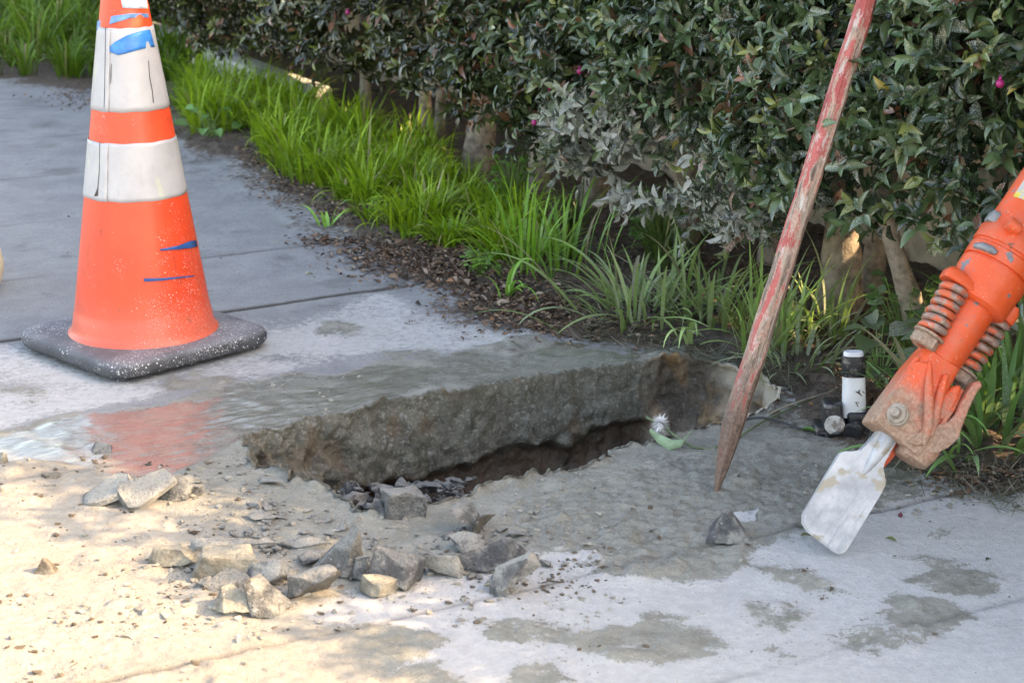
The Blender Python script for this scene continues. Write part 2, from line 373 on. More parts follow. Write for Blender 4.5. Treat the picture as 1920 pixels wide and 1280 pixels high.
# ------------------------------------------------------------------ trench walls
def trench():
    rows=np.concatenate([np.linspace(-.006,0,3)[:2],np.linspace(0,.30,76)])
    n=NR; nr=len(rows)
    A_=np.repeat(np.arange(n)[None],nr,0); D=np.repeat(rows[:,None],n,1)
    bx=RIM[A_,0];by=RIM[A_,1];nX=nx[A_];nY=ny[A_]; s=sarr[A_]
    endf=sm(cum[8]-.03,cum[8]+.02,s)*(1-sm(cum[16],cum[16]+.1,s))   # right end: bare soil
    leftf=1-sm(0,.5,s)
    nearf=sm(cum[16],cum[16]+.15,s)*(1-sm(cum[-1]-.1,cum[-1],s))
    led=.118+.040*fbm(bx*9,by*9,o=4,seed=60)+.025*leftf-.028*endf*0; led=np.where(nearf>.5,.06,led)
    d=np.clip(D,0,1); N3=fbm(bx*130,by*130,-d*130,o=3,seed=73)
    N1=fbm(bx*16,by*16,-d*16,o=5,seed=61); N2=fbm(bx*55,by*55,-d*55,o=4,seed=62)
    rdg=1-np.abs(fbm(bx*26+3,by*26,-d*34,o=4,seed=72)); o=d*.06+N1*(.007+.006*leftf)+N2*.0062*(.5+.75*leftf)+(rdg**4)*.004*(.3+leftf)+N3*.0009
    lumps=sm(.25,.6,fbm(bx*8+4,by*8,-d*9,o=4,seed=63))*sm(.0,.03,d)*(1-endf); o+=lumps*.026*(.7+.6*N2)*(.35+leftf)
    # underside recess
    o-=sm(led-.006,led+.02,d)*(.030+.018*N1)*(1-nearf)*(1-.8*endf)
    o+=sm(led+.04,.26,d)*.11*(1-nearf)+ (sm(led+.01,.30,d))*.05*fbm(bx*12,by*12,-d*10,o=4,seed=64)
    o-=nearf*sm(0,.1,d)*.05
    o+=endf*(.012*fbm(bx*30,by*30,-d*30,o=4,seed=65)+.1*sm(.02,.3,d)-.012)
    o*=sm(-.0005,.012,d)
    out=D<0
    px=bx+nX*np.where(out,D*1.,o); py=by+nY*np.where(out,D*1.,o)
    zz=np.where(out,.0008,-d)+np.where(out,0,N2*.004*sm(0,.02,d))
    rimz,_m,_d,_s,_g,_st,_w,_e=fields(RIM[:,0],RIM[:,1]); rimz=rimz+np.abs(fbm(RIM[:,0]*40,RIM[:,1]*40,o=4,seed=50))*.012
    zz=zz+rimz[A_]*(1-sm(0,.04,d))+np.where(D<=0.001,np.abs(N2)*.002+.0004,0)
    V=np.stack([px.ravel(),py.ravel(),zz.ravel()],1)
    ids=np.arange(nr*n).reshape(nr,n); nxt=np.roll(ids,-1,1)
    f=np.stack([ids[:-1],ids[1:],nxt[1:],nxt[:-1]],-1).reshape(-1,4)
    soilm=sm(led-.012,led+.012,d+.02*N1); soilm=np.maximum(soilm,endf*.9)
    soilm=np.maximum(soilm*(.75+.25*N2),0)
    brown=endf*sm(-.2,.5,fbm(bx*20,by*20,-d*20,o=4,seed=66))
    chalk=endf*sm(.1,.6,fbm(bx*7+2,by*7,-d*7,o=3,seed=67))
    rust=sm(.25,.7,fbm(bx*20,by*20,-d*20,o=4,seed=68))*(1-endf)
    tint=np.stack([soilm,brown,chalk],-1).reshape(-1,3)
    t2=np.stack([rust,nearf,np.where(out,1,0)],-1).reshape(-1,3)
    m,nt,b=mat('trench_wall'); g=NT(nt); v=g.coord(); a=g.sep(g.attr('mA').outputs['Vector']); c2=g.sep(g.attr('mB').outputs['Vector'])
    n1=g.noise(v,30,7,.65); n3=g.noise(v,190,5,.7); n5=g.noise(v,85,7,.75)
    mudc=g.mix(g.ramp(n1,.3,.72),(.085,.082,.064),(.175,.170,.138)); mudc=g.mix(g.ramp(n3,.5,.68,0,.7),mudc,(.36,.35,.30)); va=g.voro(v,75); mudc=g.mix(g.math('MULTIPLY',g.ramp(va.outputs['Distance'],.22,.30,1,0),g.ramp(g.noise(v,16,3),.50,.58,0,.55)),mudc,(.33,.33,.33)); mudc=g.mix(g.ramp(g.noise(v,7,6,.7,1.2),.50,.64,0,.5),mudc,(.085,.078,.06)); mudc=g.mix(g.ramp(n5,.56,.66,0,.4),mudc,(.07,.062,.045)); mudc=g.mix(g.ramp(n5,.36,.44,.5,0),mudc,(.36,.345,.29))
    mudc=g.mix(g.math('MULTIPLY',c2[0],.45),mudc,(.16,.10,.055))
    soilc=g.mix(g.ramp(n1,.3,.7),(.035,.019,.012),(.115,.065,.038)); soilc=g.mix(g.ramp(n3,.52,.7,0,.6),soilc,(.19,.15,.11))
    endc=g.mix(g.ramp(n1,.3,.65),(.12,.062,.024),(.40,.245,.115)); endc=g.mix(g.ramp(n3,.5,.7,0,.5),endc,(.36,.30,.22))
    c=g.mix(a[0],mudc,soilc); c=g.mix(a[1],c,endc); c=g.mix(a[2],c,(.46,.40,.32))
    g.L(c,b.inputs['Base Color']); g.L(g.ramp(n1,.3,.7,.32,.6),b.inputs['Roughness'])
    g.L(g.bump(g.math('ADD',n1,g.math('MULTIPLY',n5,.55)),.9,.010),b.inputs['Normal'])
    o=npmesh('trench_wall',V,f,np.full(len(f),4),m,attrs={'mA':tint,'mB':t2}); tag(o,kind='structure')
    # floor
    gx=np.arange(-.75,.85,.008); gy=np.arange(2.25,3.55,.008); GX,GY=np.meshgrid(gx,gy); s2=GX.shape
    GZ=-.25+.03*fbm(GX*9,GY*9,o=5,seed=70)+.012*fbm(GX*40,GY*40,o=3,seed=71)+.12*sm(-.1,-.42,GX)*1.0
    ii=np.arange(GX.size).reshape(s2); ff=np.stack([ii[:-1,:-1],ii[:-1,1:],ii[1:,1:],ii[1:,:-1]],-1).reshape(-1,4)
    keep=sdf(RIM[::4],GX.ravel()[ff].mean(1),GY.ravel()[ff].mean(1))>-.07; ff=ff[keep]
    V2=np.stack([GX.ravel(),GY.ravel(),GZ.ravel()],1); uq,inv=np.unique(ff.ravel(),return_inverse=True)
    o=npmesh('trench_floor',V2[uq],inv,np.full(len(ff),4),m,attrs={'mA':np.tile([1.,.0,0],(len(uq),1)),'mB':np.zeros((len(uq),3))}); tag(o,kind='structure')
    return m
MTR=trench()
def gz(x,y):
    return float(fields(np.array([x],float),np.array([y],float))[0][0])
# ------------------------------------------------------------------ stones
def rock_mat(name,base,dusty,dark,damt,mamt):
    m,nt,b=mat(name); g=NT(nt); v=g.coord()
    n1=g.noise(v,45,7,.7); n2=g.noise(v,18,5,.6); n3=g.noise(v,260,4,.7)
    c=g.mix(g.ramp(n1,.38,.62),tuple(x*.55 for x in base),base)
    vo=g.voro(v,170); c=g.mix(g.ramp(vo.outputs['Distance'],.15,.3,mamt,0),c,dark); c=g.mix(g.ramp(g.noise(v,33,5,.75),.54,.60,0,mamt),c,dark); c=g.mix(g.ramp(g.noise(v,75,4,.7),.60,.66,0,.6),c,(.50,.50,.49))
    c=g.mix(g.ramp(n2,1-damt-.12,1-damt+.06),c,dusty)
    nz=g.sep(g.n('ShaderNodeNewGeometry').outputs['Normal'])[2]
    c=g.mix(g.ramp(g.math('ADD',nz,g.math('MULTIPLY',g.math('SUBTRACT',n1,.5),2.2)),.35,1.0,0,.75),c,dusty)
    c=g.mix(g.ramp(n3,.5,.68,0,.55),c,tuple(x*.4 for x in base))
    g.L(c,b.inputs['Base Color']); b.inputs['Roughness'].default_value=.75
    g.L(g.bump(g.math('ADD',n1,g.math('MULTIPLY',n3,.6)),1.,.009),b.inputs['Normal']); return m
RM={'grey':rock_mat('stone_grey',(.235,.235,.225),(.36,.352,.32),(.06,.06,.06),.33,.75),
    'tan':rock_mat('stone_tan',(.33,.30,.24),(.42,.385,.31),(.18,.15,.11),.5,.3),
    'dark':rock_mat('stone_dark',(.145,.15,.16),(.33,.325,.30),(.05,.05,.055),.40,.7),
    'mottled':rock_mat('stone_mottled',(.20,.205,.215),(.44,.43,.39),(.035,.045,.05),.5,.9),
    'soil':rock_mat('stone_earthy',(.20,.17,.13),(.30,.27,.22),(.08,.06,.05),.4,.5),
    'pale':rock_mat('stone_pale',(.28,.278,.26),(.40,.39,.355),(.2,.2,.19),.55,.15)}
def rockmesh(seed,w,d,h,style='chunk'):
    rr=random.Random(seed); bm=bmesh.new(); pts=[]
    if style=='pyramid':
        pts=[(-.5,-.4,0),(.5,-.45,0),(.45,.4,.05),(-.4,.42,.02),(-.08,.0,1),(.1,.12,.9),(.32,-.3,.35),(-.35,-.2,.4)]
    elif style=='block':
        pts=[(x*(.5-(.10*rr.random() if z<.5 else .26*rr.random())),y*(.5-.22*rr.random()),z+rr.uniform(-.25,.05)*(z>.5)) for x in(-1,1) for y in(-1,1) for z in(0.05,.95)]
        pts+=[(rr.uniform(-.45,.45),rr.uniform(-.45,.45),rr.uniform(.1,1)) for _ in range(4)]
    elif style=='slab':
        for _ in range(9):
            a=rr.uniform(0,6.28); r=rr.uniform(.4,.5); x,y=r*math.cos(a),r*math.sin(a)
            pts+=[(x,y,0.1),(x*.95,y*.95,rr.uniform(.75,1.))]
    else:
        for _ in range(11):
            a=rr.uniform(0,6.28); zz=rr.choice((rr.uniform(0,.2),rr.uniform(.3,.7),rr.uniform(.75,1))); r=.5*(1.08-.35*zz)*rr.uniform(.72,1.1)
            pts.append((r*math.cos(a),r*math.sin(a),zz))
    vs=[bm.verts.new(p) for p in pts]; r=bmesh.ops.convex_hull(bm,input=vs)
    bmesh.ops.delete(bm,geom=[v for v in bm.verts if not v.link_faces],context='VERTS')
    # normalise extents
    for ax in range(3):
        lo=min(v.co[ax] for v in bm.verts);hi=max(v.co[ax] for v in bm.verts)
        for v in bm.verts: v.co[ax]=(v.co[ax]-lo)/(hi-lo)-(.5 if ax<2 else 0)
    bmesh.ops.scale(bm,vec=(w,d,h),verts=bm.verts)
    bmesh.ops.dissolve_limit(bm,angle_limit=R(12),verts=bm.verts,edges=bm.edges)
    bmesh.ops.bevel(bm,geom=list(bm.edges),offset=min(w,d,h)*.022,segments=1,profile=.6,affect='EDGES')
    bmesh.ops.triangulate(bm,faces=bm.faces)
    for _ in range(3):
        es=[e for e in bm.edges if e.calc_length()>max(w,h)*.055]
        if es: bmesh.ops.subdivide_edges(bm,edges=es,cuts=1); bmesh.ops.triangulate(bm,faces=bm.faces)
    bm.normal_update(); co=np.array([v.co for v in bm.verts]); m_=max(w,h,d)
    k=1/m_; nz=fbm(co[:,0]*k*4+seed,co[:,1]*k*4,co[:,2]*k*4,o=5,seed=seed)
    k2=np.abs(fbm(co[:,0]*k*2.5+seed,co[:,1]*k*2.5,co[:,2]*k*2.5,o=3,seed=seed+9))
    for i,v in enumerate(bm.verts): v.co+=v.normal*(nz[i]*.024-k2[i]*.042)*m_
    return bm
def stone(name,label,cat,x0,y0,x1,y1,kind='grey',style='chunk',seed=0,rot=0,dep=.75,group='broken concrete and stones around the hole',z0=None,tilt=0,zc=0.,tx=0,hm=None,dm=None):
    gx_=.11*(x1-x0); x0-=gx_; x1+=gx_; y0-=.20*(y1-y0); u=(x0+x1)/2; g0=P(u,y1,zc); t=(g0-Vector((0,0,H))).dot(CF); sc=F/t
    wd=(x1-x0)/sc; hp=(y1-y0)/sc; d=min(dep*wd,hp*1.35); h=max((hp-d*.30)/.955,.25*hp)
    if hm: h=hm
    if dm: d=dm
    bm=rockmesh(seed,wd,d,h,style)
    if tx: bmesh.ops.rotate(bm,cent=(0,0,0),matrix=Matrix.Rotation(R(tx),3,'X'),verts=bm.verts)
    if tilt: bmesh.ops.rotate(bm,cent=(0,0,0),matrix=Matrix.Rotation(R(tilt),3,'Y'),verts=bm.verts)
    lo=min(v.co.z for v in bm.verts); bmesh.ops.translate(bm,vec=(0,0,-lo),verts=bm.verts)
    o=bmobj(name,bm,RM[kind],None,50)
    c=g0+Vector((0,d*.45,0)); bz=zc if zc else gz(c.x,c.y)
    o.location=(c.x,c.y,(zc if z0 is None else z0)+(0 if zc else bz)-.003); o.rotation_euler=(0,0,R(rot))
    return tag(o,label,cat,group)
ST=[('concrete_shard','thin grey sheet of crust lying at the far left of the cracked slab pair','shard',152,893,240,955,'pale','slab',1,dict(rot=-25,hm=.012,dm=.075,tilt=-14,tx=22)),
 ('concrete_shard','longer upturned flat sheet of concrete leaning right of the thin crust','shard',228,880,322,957,'pale','slab',2,dict(rot=24,hm=.013,dm=.055,tilt=-16,tx=34)),
 ('concrete_lump','rough round lump of wet concrete touching the upturned flat sheet','lump',297,893,356,942,'grey','chunk',3,{}),
 ('concrete_lump','smallest wet lump at the right end of the upturned sheet group','lump',352,905,382,932,'grey','chunk',4,{}),
 ('stone','small brown stone alone on the sunlit ground at far left','stone',62,1045,101,1080,'soil','pyramid',5,{}),
 ('stone','long low cream stone at the left tip of the rock pile','stone',281,1018,372,1066,'tan','chunk',6,dict(dep=.5)),
 ('concrete_shard','long flat grey shard lying behind the rock pile','shard',372,1006,536,1034,'pale','slab',7,dict(dep=.5,hm=.010,tx=14)),
 ('concrete_shard','short thin grey shard right of the long flat shard','shard',530,1006,606,1030,'pale','slab',8,dict(dep=.5,hm=.010,tx=12)),
 ('concrete_block','tan squarish block behind the shaded brown stone in the pile','block',368,1028,475,1090,'tan','block',9,dict(dep=.5)),
 ('stone','shaded brown angular stone above the brightest cream stone','stone',388,1068,462,1112,'grey','chunk',10,{}),
 ('stone','brightest cream stone at the sunny front of the pile','stone',400,1108,478,1161,'tan','chunk',11,dict(dep=.8)),
 ('stone','mottled black and white stone on the top of the pile','stone',440,1036,548,1102,'mottled','chunk',12,{}),
 ('stone','blocky grey stone at the lowest front point of the pile','stone',464,1080,541,1160,'grey','chunk',33,dict(dep=.8)),
 ('stone','smooth faced grey stone with a slanting top at the pile centre','stone',542,1060,630,1134,'grey','chunk',34,{}),
 ('stone','tall muddy grey stone standing at the back of the pile','stone',588,992,673,1090,'grey','chunk',15,{}),
 ('stone','small dark and white chip left of the tall muddy stone','stone',556,1034,602,1064,'dark','chunk',16,{}),
 ('stone','narrow upright stone between the tall muddy stone and the long dark stone','stone',662,1040,698,1093,'mottled','chunk',17,{}),
 ('stone','long dark bluish stone sloping to a sharp right corner','stone',694,1044,780,1112,'dark','chunk',18,dict(dep=.6,tilt=14)),
 ('stone','flat tan stone in front of the long dark bluish stone','stone',677,1082,750,1124,'tan','slab',19,dict(dep=.8,tilt=8)),
 ('stone','dark pyramid shaped stone beside the pale block at the hole edge','stone',685,934,727,973,'dark','pyramid',20,{}),
 ('concrete_block','pale square block sitting on the near edge of the hole','block',721,915,788,975,'grey','block',21,dict(rot=15)),
 ('stone','grey stone leaning up below the near edge of the hole','stone',845,946,908,1010,'grey','chunk',22,{}),
 ('stone','round brown muddy stone behind the grey leaning stone','stone',886,962,926,1010,'soil','chunk',23,{}),
 ('stone','small block with a black speckled front face','stone',844,1002,903,1044,'mottled','chunk',24,{}),
 ('stone','low pale stone with a notch under its front edge','stone',787,1030,864,1089,'pale','chunk',25,dict(dep=.6)),
 ('stone','long brown wedge stone left of the big upright grey stone','stone',868,1018,984,1080,'dark','chunk',26,dict(dep=.45,tilt=-14)),
 ('stone','big upright grey stone with cream patches on white dust','stone',924,1031,1010,1121,'mottled','chunk',27,dict(dep=.7)),
 ('stone','lone pointed dark stone below the tip of the stake','stone',1330,964,1403,1026,'dark','pyramid',28,{}),
 ('stone','tiny tan stone right of the grey leaning stone row','stone',930,1092,960,1120,'grey','chunk',29,{})]
for nm,lb,ct,a,b_,c_,d_,kd,sty,sd_,kw in ST: stone(nm,lb,ct,a,b_,c_,d_,kd,sty,sd_,**kw)
# rubble heap inside the left end of the hole (one mass of crumbs)
def rubble():
    V=[];Fc=[];n0=0
    for i in range(200):
        u=rng.uniform(600,900); t_=(u-600)/300; v=rng.uniform(925+10*t_,985); zc=-.05-.10*rng.random()-.04*t_
        p=P(u,v-30*t_,zc); p.y+=.03
        if sdf(RIM[::6],np.array([p.x]),np.array([p.y]))[0]<.012: continue
        s=.005+.016*rng.random()**2.5; bm=rockmesh_small(i,s); 
        for vv in bm[0]: V.append((vv[0]+p.x,vv[1]+p.y,vv[2]+p.z))
        for f in bm[1]: Fc.append([k+n0 for k in f])
        n0+=len(bm[0])
    if not V: return
    o=npmesh('rubble',V,np.array(Fc),np.full(len(Fc),3),RM['dark'],smooth=False); tag(o,'loose dark rubble lying inside the left end of the hole','rubble',kind='stuff')
def rockmesh_small(seed,s):
    r=random.Random(seed); bm=bmesh.new()
    vs=[bm.verts.new(((r.gauss(0,1)),(r.gauss(0,1)),(r.gauss(0,1)*.7))) for _ in range(9)]
    for v in vs: v.co=v.co.normalized()*s*r.uniform(.7,1.1); v.co.z*=.75
    bmesh.ops.convex_hull(bm,input=vs); bmesh.ops.triangulate(bm,faces=bm.faces)
    loose=[v for v in bm.verts if not v.link_faces]; bmesh.ops.delete(bm,geom=loose,context='VERTS')
    bm.verts.index_update(); out=([tuple(v.co) for v in bm.verts],[[v.index for v in f.verts] for f in bm.faces]); bm.free(); return out
rubble()
# ------------------------------------------------------------------ scattered crumbs and leaf litter
def crumbs(name,label,n,region,smin,smax,m,seed,flat=.8):
    r=np.random.default_rng(seed); protos=[rockmesh_small(900+i,1.) for i in range(10)]
    V=[];Fc=[];n0=0; pts=region(r,n); 
    zz=fields(pts[:,0],pts[:,1])[0]; ins=sdf(RIM[::4],pts[:,0],pts[:,1])>-.004
    for i,(x,y) in enumerate(pts):
        if ins[i]: continue
        s=smin+(smax-smin)*r.random()**4*1.5; pv,pf=protos[i%10]; a=r.uniform(0,6.28); ca,sa=math.cos(a),math.sin(a)
        arr=np.array(pv)*s; arr[:,2]*=flat; arr[:,0]*=.8+1.2*r.random()**2
        arr=np.stack([arr[:,0]*ca-arr[:,1]*sa+x,arr[:,0]*sa+arr[:,1]*ca+y,arr[:,2]+zz[i]+s*.3],1)
        V.append(arr); Fc.append(np.array(pf)+n0); n0+=len(arr)
    V=np.concatenate(V);Fc=np.concatenate(Fc)
    o=npmesh(name,V,Fc,np.full(len(Fc),3),m,smooth=False); return tag(o,label,'debris',kind='stuff')
def reg_px(polys):
    def f(r,n):
        out=[]
        tot=sum(w for *_,w in polys)
        for (u0,v0,u1,v1,w_) in polys:
            k=int(n*w_/tot); 
            uu=r.uniform(u0,u1,k);vv=r.uniform(v0,v1,k); j_=r.integers(0,max(1,k//9),k); q_=r.random(k)<.6; uu=np.where(q_,uu[j_]+r.normal(0,16,k),uu); vv=np.where(q_,vv[j_]+r.normal(0,7,k),vv)
            out+= [tuple(P(a,b).xy) for a,b in zip(uu,vv)]
        return np.array(out)
    return f
M_crumb=simple('crumb_soil',(.11,.085,.06),.9,var=.5,scale=50)
M_crumbg=simple('crumb_grit',(.27,.255,.22),.9,var=.4,scale=50)
crumbs('dirt_crumbs','dark dirt crumbs strewn over the ground around the hole',1100,reg_px([(0,860,400,1280,3),(300,1000,1150,1180,3),(100,860,500,1000,1),(880,1050,1100,1120,1.2),(1000,900,1900,1280,1.2),(0,160,700,500,1),(450,840,700,960,.8)]),.0008,.0042,M_crumb,3)
crumbs('grit','pale grey concrete grit scattered around the hole',2600,reg_px([(0,860,500,1280,1.5),(300,880,1150,1180,3),(450,700,1230,860,.6),(1000,850,1500,1060,.15),(1500,860,1920,960,1.2)]),.0008,.0048,M_crumbg,4)
crumbs('rubble_chips','small angular chips of broken concrete strewn around the rock pile and the hole edge',420,reg_px([(300,1020,800,1110,3),(780,1000,1010,1090,1.5),(380,1000,700,1040,1),(480,880,760,1000,1.5)]),.003,.011,RM['grey'],77,.8)
# instanced leaves helper -------------------------------------------------
LT_V=np.array([(0,0,0),(-.42,.22,.13),(0,.22,0),(.42,.22,.13),(-.5,.48,.16),(0,.48,-.02),(.5,.48,.16),(-.34,.74,.06),(0,.76,-.07),(.34,.74,.06),(0,1,-.16)],float)  # x width, y length, z up
LT_Q=np.array([(1,2,5,4),(2,3,6,5),(4,5,8,7),(5,6,9,8)]); LT_T=np.array([(0,2,1),(0,3,2),(7,8,10),(8,9,10)])
def leaves(name,pos,dr_,nr_,ln,wd,col,m,parent=None,dust=None,curl=None):
    """pos,dir,normal (N,3), length,width (N,), colour (N,3)"""
    N=len(pos); dr_=dr_/np.linalg.norm(dr_,axis=1)[:,None]; wv=np.cross(dr_,nr_); wv/=np.linalg.norm(wv,axis=1)[:,None]+1e-9; nn=np.cross(wv,dr_)
    T=LT_V; cz=np.ones(N) if curl is None else curl
    V=pos[:,None]+wv[:,None]*(T[:,0][None,:,None]*wd[:,None,None])+dr_[:,None]*(T[:,1][None,:,None]*ln[:,None,None])+nn[:,None]*(T[:,2][None,:,None]*ln[:,None,None]*cz[:,None,None])
    base=np.arange(N)[:,None,None]*11
    Q=(LT_Q[None]+base).reshape(-1,4); Tt=(LT_T[None]+base).reshape(-1,3)
    idx=np.concatenate([Q.ravel(),Tt.ravel()]); sz=np.concatenate([np.full(len(Q),4),np.full(len(Tt),3)])
    cc=np.repeat(col[:,None],11,1)
    cc=cc*np.array([1,1,1.15,1,1,1.2,1,1,1.1,1,1])[None,:,None]
    d=np.zeros(N) if dust is None else dust
    at={'Col':cc.reshape(-1,3),'Dst':np.stack([np.repeat(d,11)]*3,1)}
    return npmesh(name,V.reshape(-1,3),idx,sz,m,parent,True,at)
def leaf_mat(name,rough=.4,trans=.25,dustcol=(.52,.51,.47)):
    m,nt,b=mat(name); g=NT(nt); v=g.coord(); c=g.attr('Col').outputs['Color']; d=g.sep(g.attr('Dst').outputs['Vector'])[0]
    n=g.noise(v,60,3); c=g.mix(g.ramp(n,.35,.65),c,g.mix(.5,c,(0,0,0,1)),'MIX') if False else c
    n2=g.noise(v,420,3,.7); vo=g.voro(v,300)
    k=g.ramp(g.math('ADD',d,g.math('MULTIPLY',g.math('SUBTRACT',n2,.5),2.6)),.42,.60)
    spot=g.math('MULTIPLY',g.ramp(vo.outputs['Distance'],.12,.2,1,0),g.ramp(d,.12,.4,0,.8))
    k=g.math('MAXIMUM',k,spot); c2=g.mix(g.math('MULTIPLY',k,.85),c,dustcol)
    c2=g.mix(g.math('MULTIPLY',d,.22),c2,(.26,.27,.22))
    g.L(c2,b.inputs['Base Color']); g.L(g.ramp(k,0,1,rough,.85),b.inputs['Roughness']); b.inputs['Specular IOR Level'].default_value=.7 if rough<.3 else .5
    tr=g.n('ShaderNodeBsdfTranslucent'); g.L(g.mix(.5,c2,(.25,.40,.05)),tr.inputs[0])
    mx=g.n('ShaderNodeMixShader'); mx.inputs[0].default_value=trans; g.L(b.outputs[0],mx.inputs[1]); g.L(tr.outputs[0],mx.inputs[2])
    g.L(mx.outputs[0],nt.nodes['Material Output'].inputs[0]); return m
ML=leaf_mat('hedge_leaf',.23,.06)
# ------------------------------------------------------------------ hedge
def H3(s,t,z):  # s along (towards camera), t depth behind the front plane
    s=np.asarray(s,float);t=np.asarray(t,float)
    return np.stack([HP[0]+HD[0]*s+HN[0]*t,HP[1]+HD[1]*s+HN[1]*t,np.broadcast_to(z,s.shape)],-1)
def htop(s): return np.interp(s,[-6,0.,.35,.55,.85,1.0,1.15,1.6,3],[1.80,1.72,1.66,1.45,1.27,1.07,.99,.95,.94])
def hbot(s): return .262+.035*sm(-.9,-.5,np.asarray(s,float))+.045*np.exp(-((np.asarray(s,float)+1.35)/.4)**2)+.035*np.sin(s*2.1)+.02*np.sin(s*6.3+1)+.05*sm(.45,.9,np.asarray(s,float))*0
hedge=empty('hedge',(1.0,3.2,0),'dense clipped evergreen hedge with small dark leaves along the pavement edge','hedge')
def hedge_build():
    r=np.random.default_rng(11); inv=Matrix.Translation(hedge.location).inverted()
    off=np.array(hedge.location)
    # solid dark core, added to block the sun and darken the leaf gaps
    ss=np.linspace(-7.2,2.6,150); ph=np.linspace(0,2*np.pi,28,endpoint=False)
    V=[]
    for s in ss:
        b=hbot(s)+.15; tp=htop(s)-.035; zc=(b+tp)/2; hz=(tp-b)/2
        for p in ph:
            ct,st=np.cos(p),np.sin(p); tt=.39+.215*np.sign(ct)*abs(ct)**.35; z=zc+hz*np.sign(st)*abs(st)**.35; V.append(H3(s,tt,z))
    V=np.array(V); dn=fbm(V[:,0]*7,V[:,1]*7,V[:,2]*7,o=4,seed=80); V[:,:2]+=(HN*(dn*.05+.03)[:,None]); V[:,2]+=dn*.03
    ii=np.arange(len(V)).reshape(len(ss),len(ph)); f=np.stack([ii[:-1],np.roll(ii,-1,1)[:-1],np.roll(ii,-1,1)[1:],ii[1:]],-1).reshape(-1,4)
    npmesh('shade_core',V-off,f,np.full(len(f),4),simple('core_dark',(.018,.014,.009),.9,var=.6,scale=40,bump=1,bd=.02),hedge)
    # shoots
    def shoots(n,s0,s1,tfun,zfun,nleaf,lsc,outdir):
        s=r.uniform(s0,s1,n); z=zfun(s,r.random(n)); t=tfun(n)
        if outdir>0:
            keep=(fbm(s*8,z*11,o=3,seed=84)>-.16-.35*r.random(n))|(z>.9); s,z,t=s[keep],z[keep],t[keep]; n=len(s)
        bulge=.085*fbm(s*4.5,z*6,o=3,seed=81)
        p=H3(s,t-bulge*outdir,z)
        o3=np.array([-HN[0]*outdir,-HN[1]*outdir,0])
        low=sm(.42,.25,z)
        d=o3*.85+np.array([0,0,1])*(.55-.95*low)[:,None]+r.normal(0,.45,(n,3)); d/=np.linalg.norm(d,axis=1)[:,None]
        L=r.uniform(.035,.085,n)
        a=np.cross(d,np.array([.3,.2,1.])); a/=np.linalg.norm(a,axis=1)[:,None]; b=np.cross(d,a)
        P_=[];D_=[];N_=[];ln=[];S_=[];Z_=[];age=[]
        for k in range(nleaf):
            f=k/(nleaf-1); az=(k%2)*np.pi+(k//2)*np.pi/2+r.normal(0,.25,n)+s*7
            th=np.radians(82-45*f)+r.normal(0,.18,n)
            rad=a*np.cos(az)[:,None]+b*np.sin(az)[:,None]
            ld=d*np.cos(th)[:,None]+rad*np.sin(th)[:,None]+np.array([0,0,-.12]); 
            nrm=d*np.sin(th)[:,None]-rad*np.cos(th)[:,None]+r.normal(0,.15,(n,3))
            P_.append(p+d*(L*f)[:,None]); D_.append(ld); N_.append(nrm); ln.append(r.uniform(.026,.044,n)*lsc*(1-.35*f)); S_.append(s);Z_.append(z);age.append(np.full(n,f))
        P_=np.concatenate(P_);D_=np.concatenate(D_);N_=np.concatenate(N_);ln=np.concatenate(ln);S_=np.concatenate(S_);Z_=np.concatenate(Z_);age=np.concatenate(age)
        M_=len(P_); 
        shootc=np.tile(r.random(n),nleaf); sh2=np.tile(r.random(n),nleaf)
        g=np.array([.026,.055,.020]); g2=np.array([.080,.120,.052]); c=g+(g2-g)*r.random(M_)[:,None]
        # left part is browner and olive, right part cooler
        lf=sm(-.6,-2.2,S_)[:,None]; c=c*(1-lf)+lf*np.array([.05,.055,.022])*(.6+.7*r.random(M_))[:,None]
        c=c*(.30+1.75*shootc**1.3)[:,None]
        young=((sh2<.16)&(age>.5)); c[young]=np.array([.16,.19,.05])*(.6+.6*r.random(young.sum()))[:,None]
        red=(r.random(M_)<.022+.07*lf[:,0])|((sh2>.972)&(age>.3)); c[red]=np.array([.19,.085,.05])*(.5+.8*r.random(red.sum()))[:,None]
        yel=(r.random(M_)<.003); c[yel]=np.array([.42,.34,.09])
        dn=fbm(S_*4,Z_*8,o=3,seed=83)
        dz=sm(-1.3,-.95,S_)*(1-sm(-.40,-.05,S_))
        dust=dz*sm(.44,.25,Z_+.07*dn)*.85+.07*sm(-1.5,-.4,S_)+.07*sm(.6,.2,Z_)*sm(-1.6,-.8,S_)
        dust*=np.clip(.35+1.1*np.tile(r.random(n),nleaf),0,1.3); dust+=r.normal(0,.13,M_)*sm(-1.5,-.8,S_); dust=np.clip(dust,0,.9)
        pr=np.clip(dust,0,1)
        ind=dict(P=P_,D=D_,N=N_,ln=ln,c=c,dust=pr); return ind
    zf=lambda s,q: hbot(s)-.01+(.86-hbot(s))*q**.85
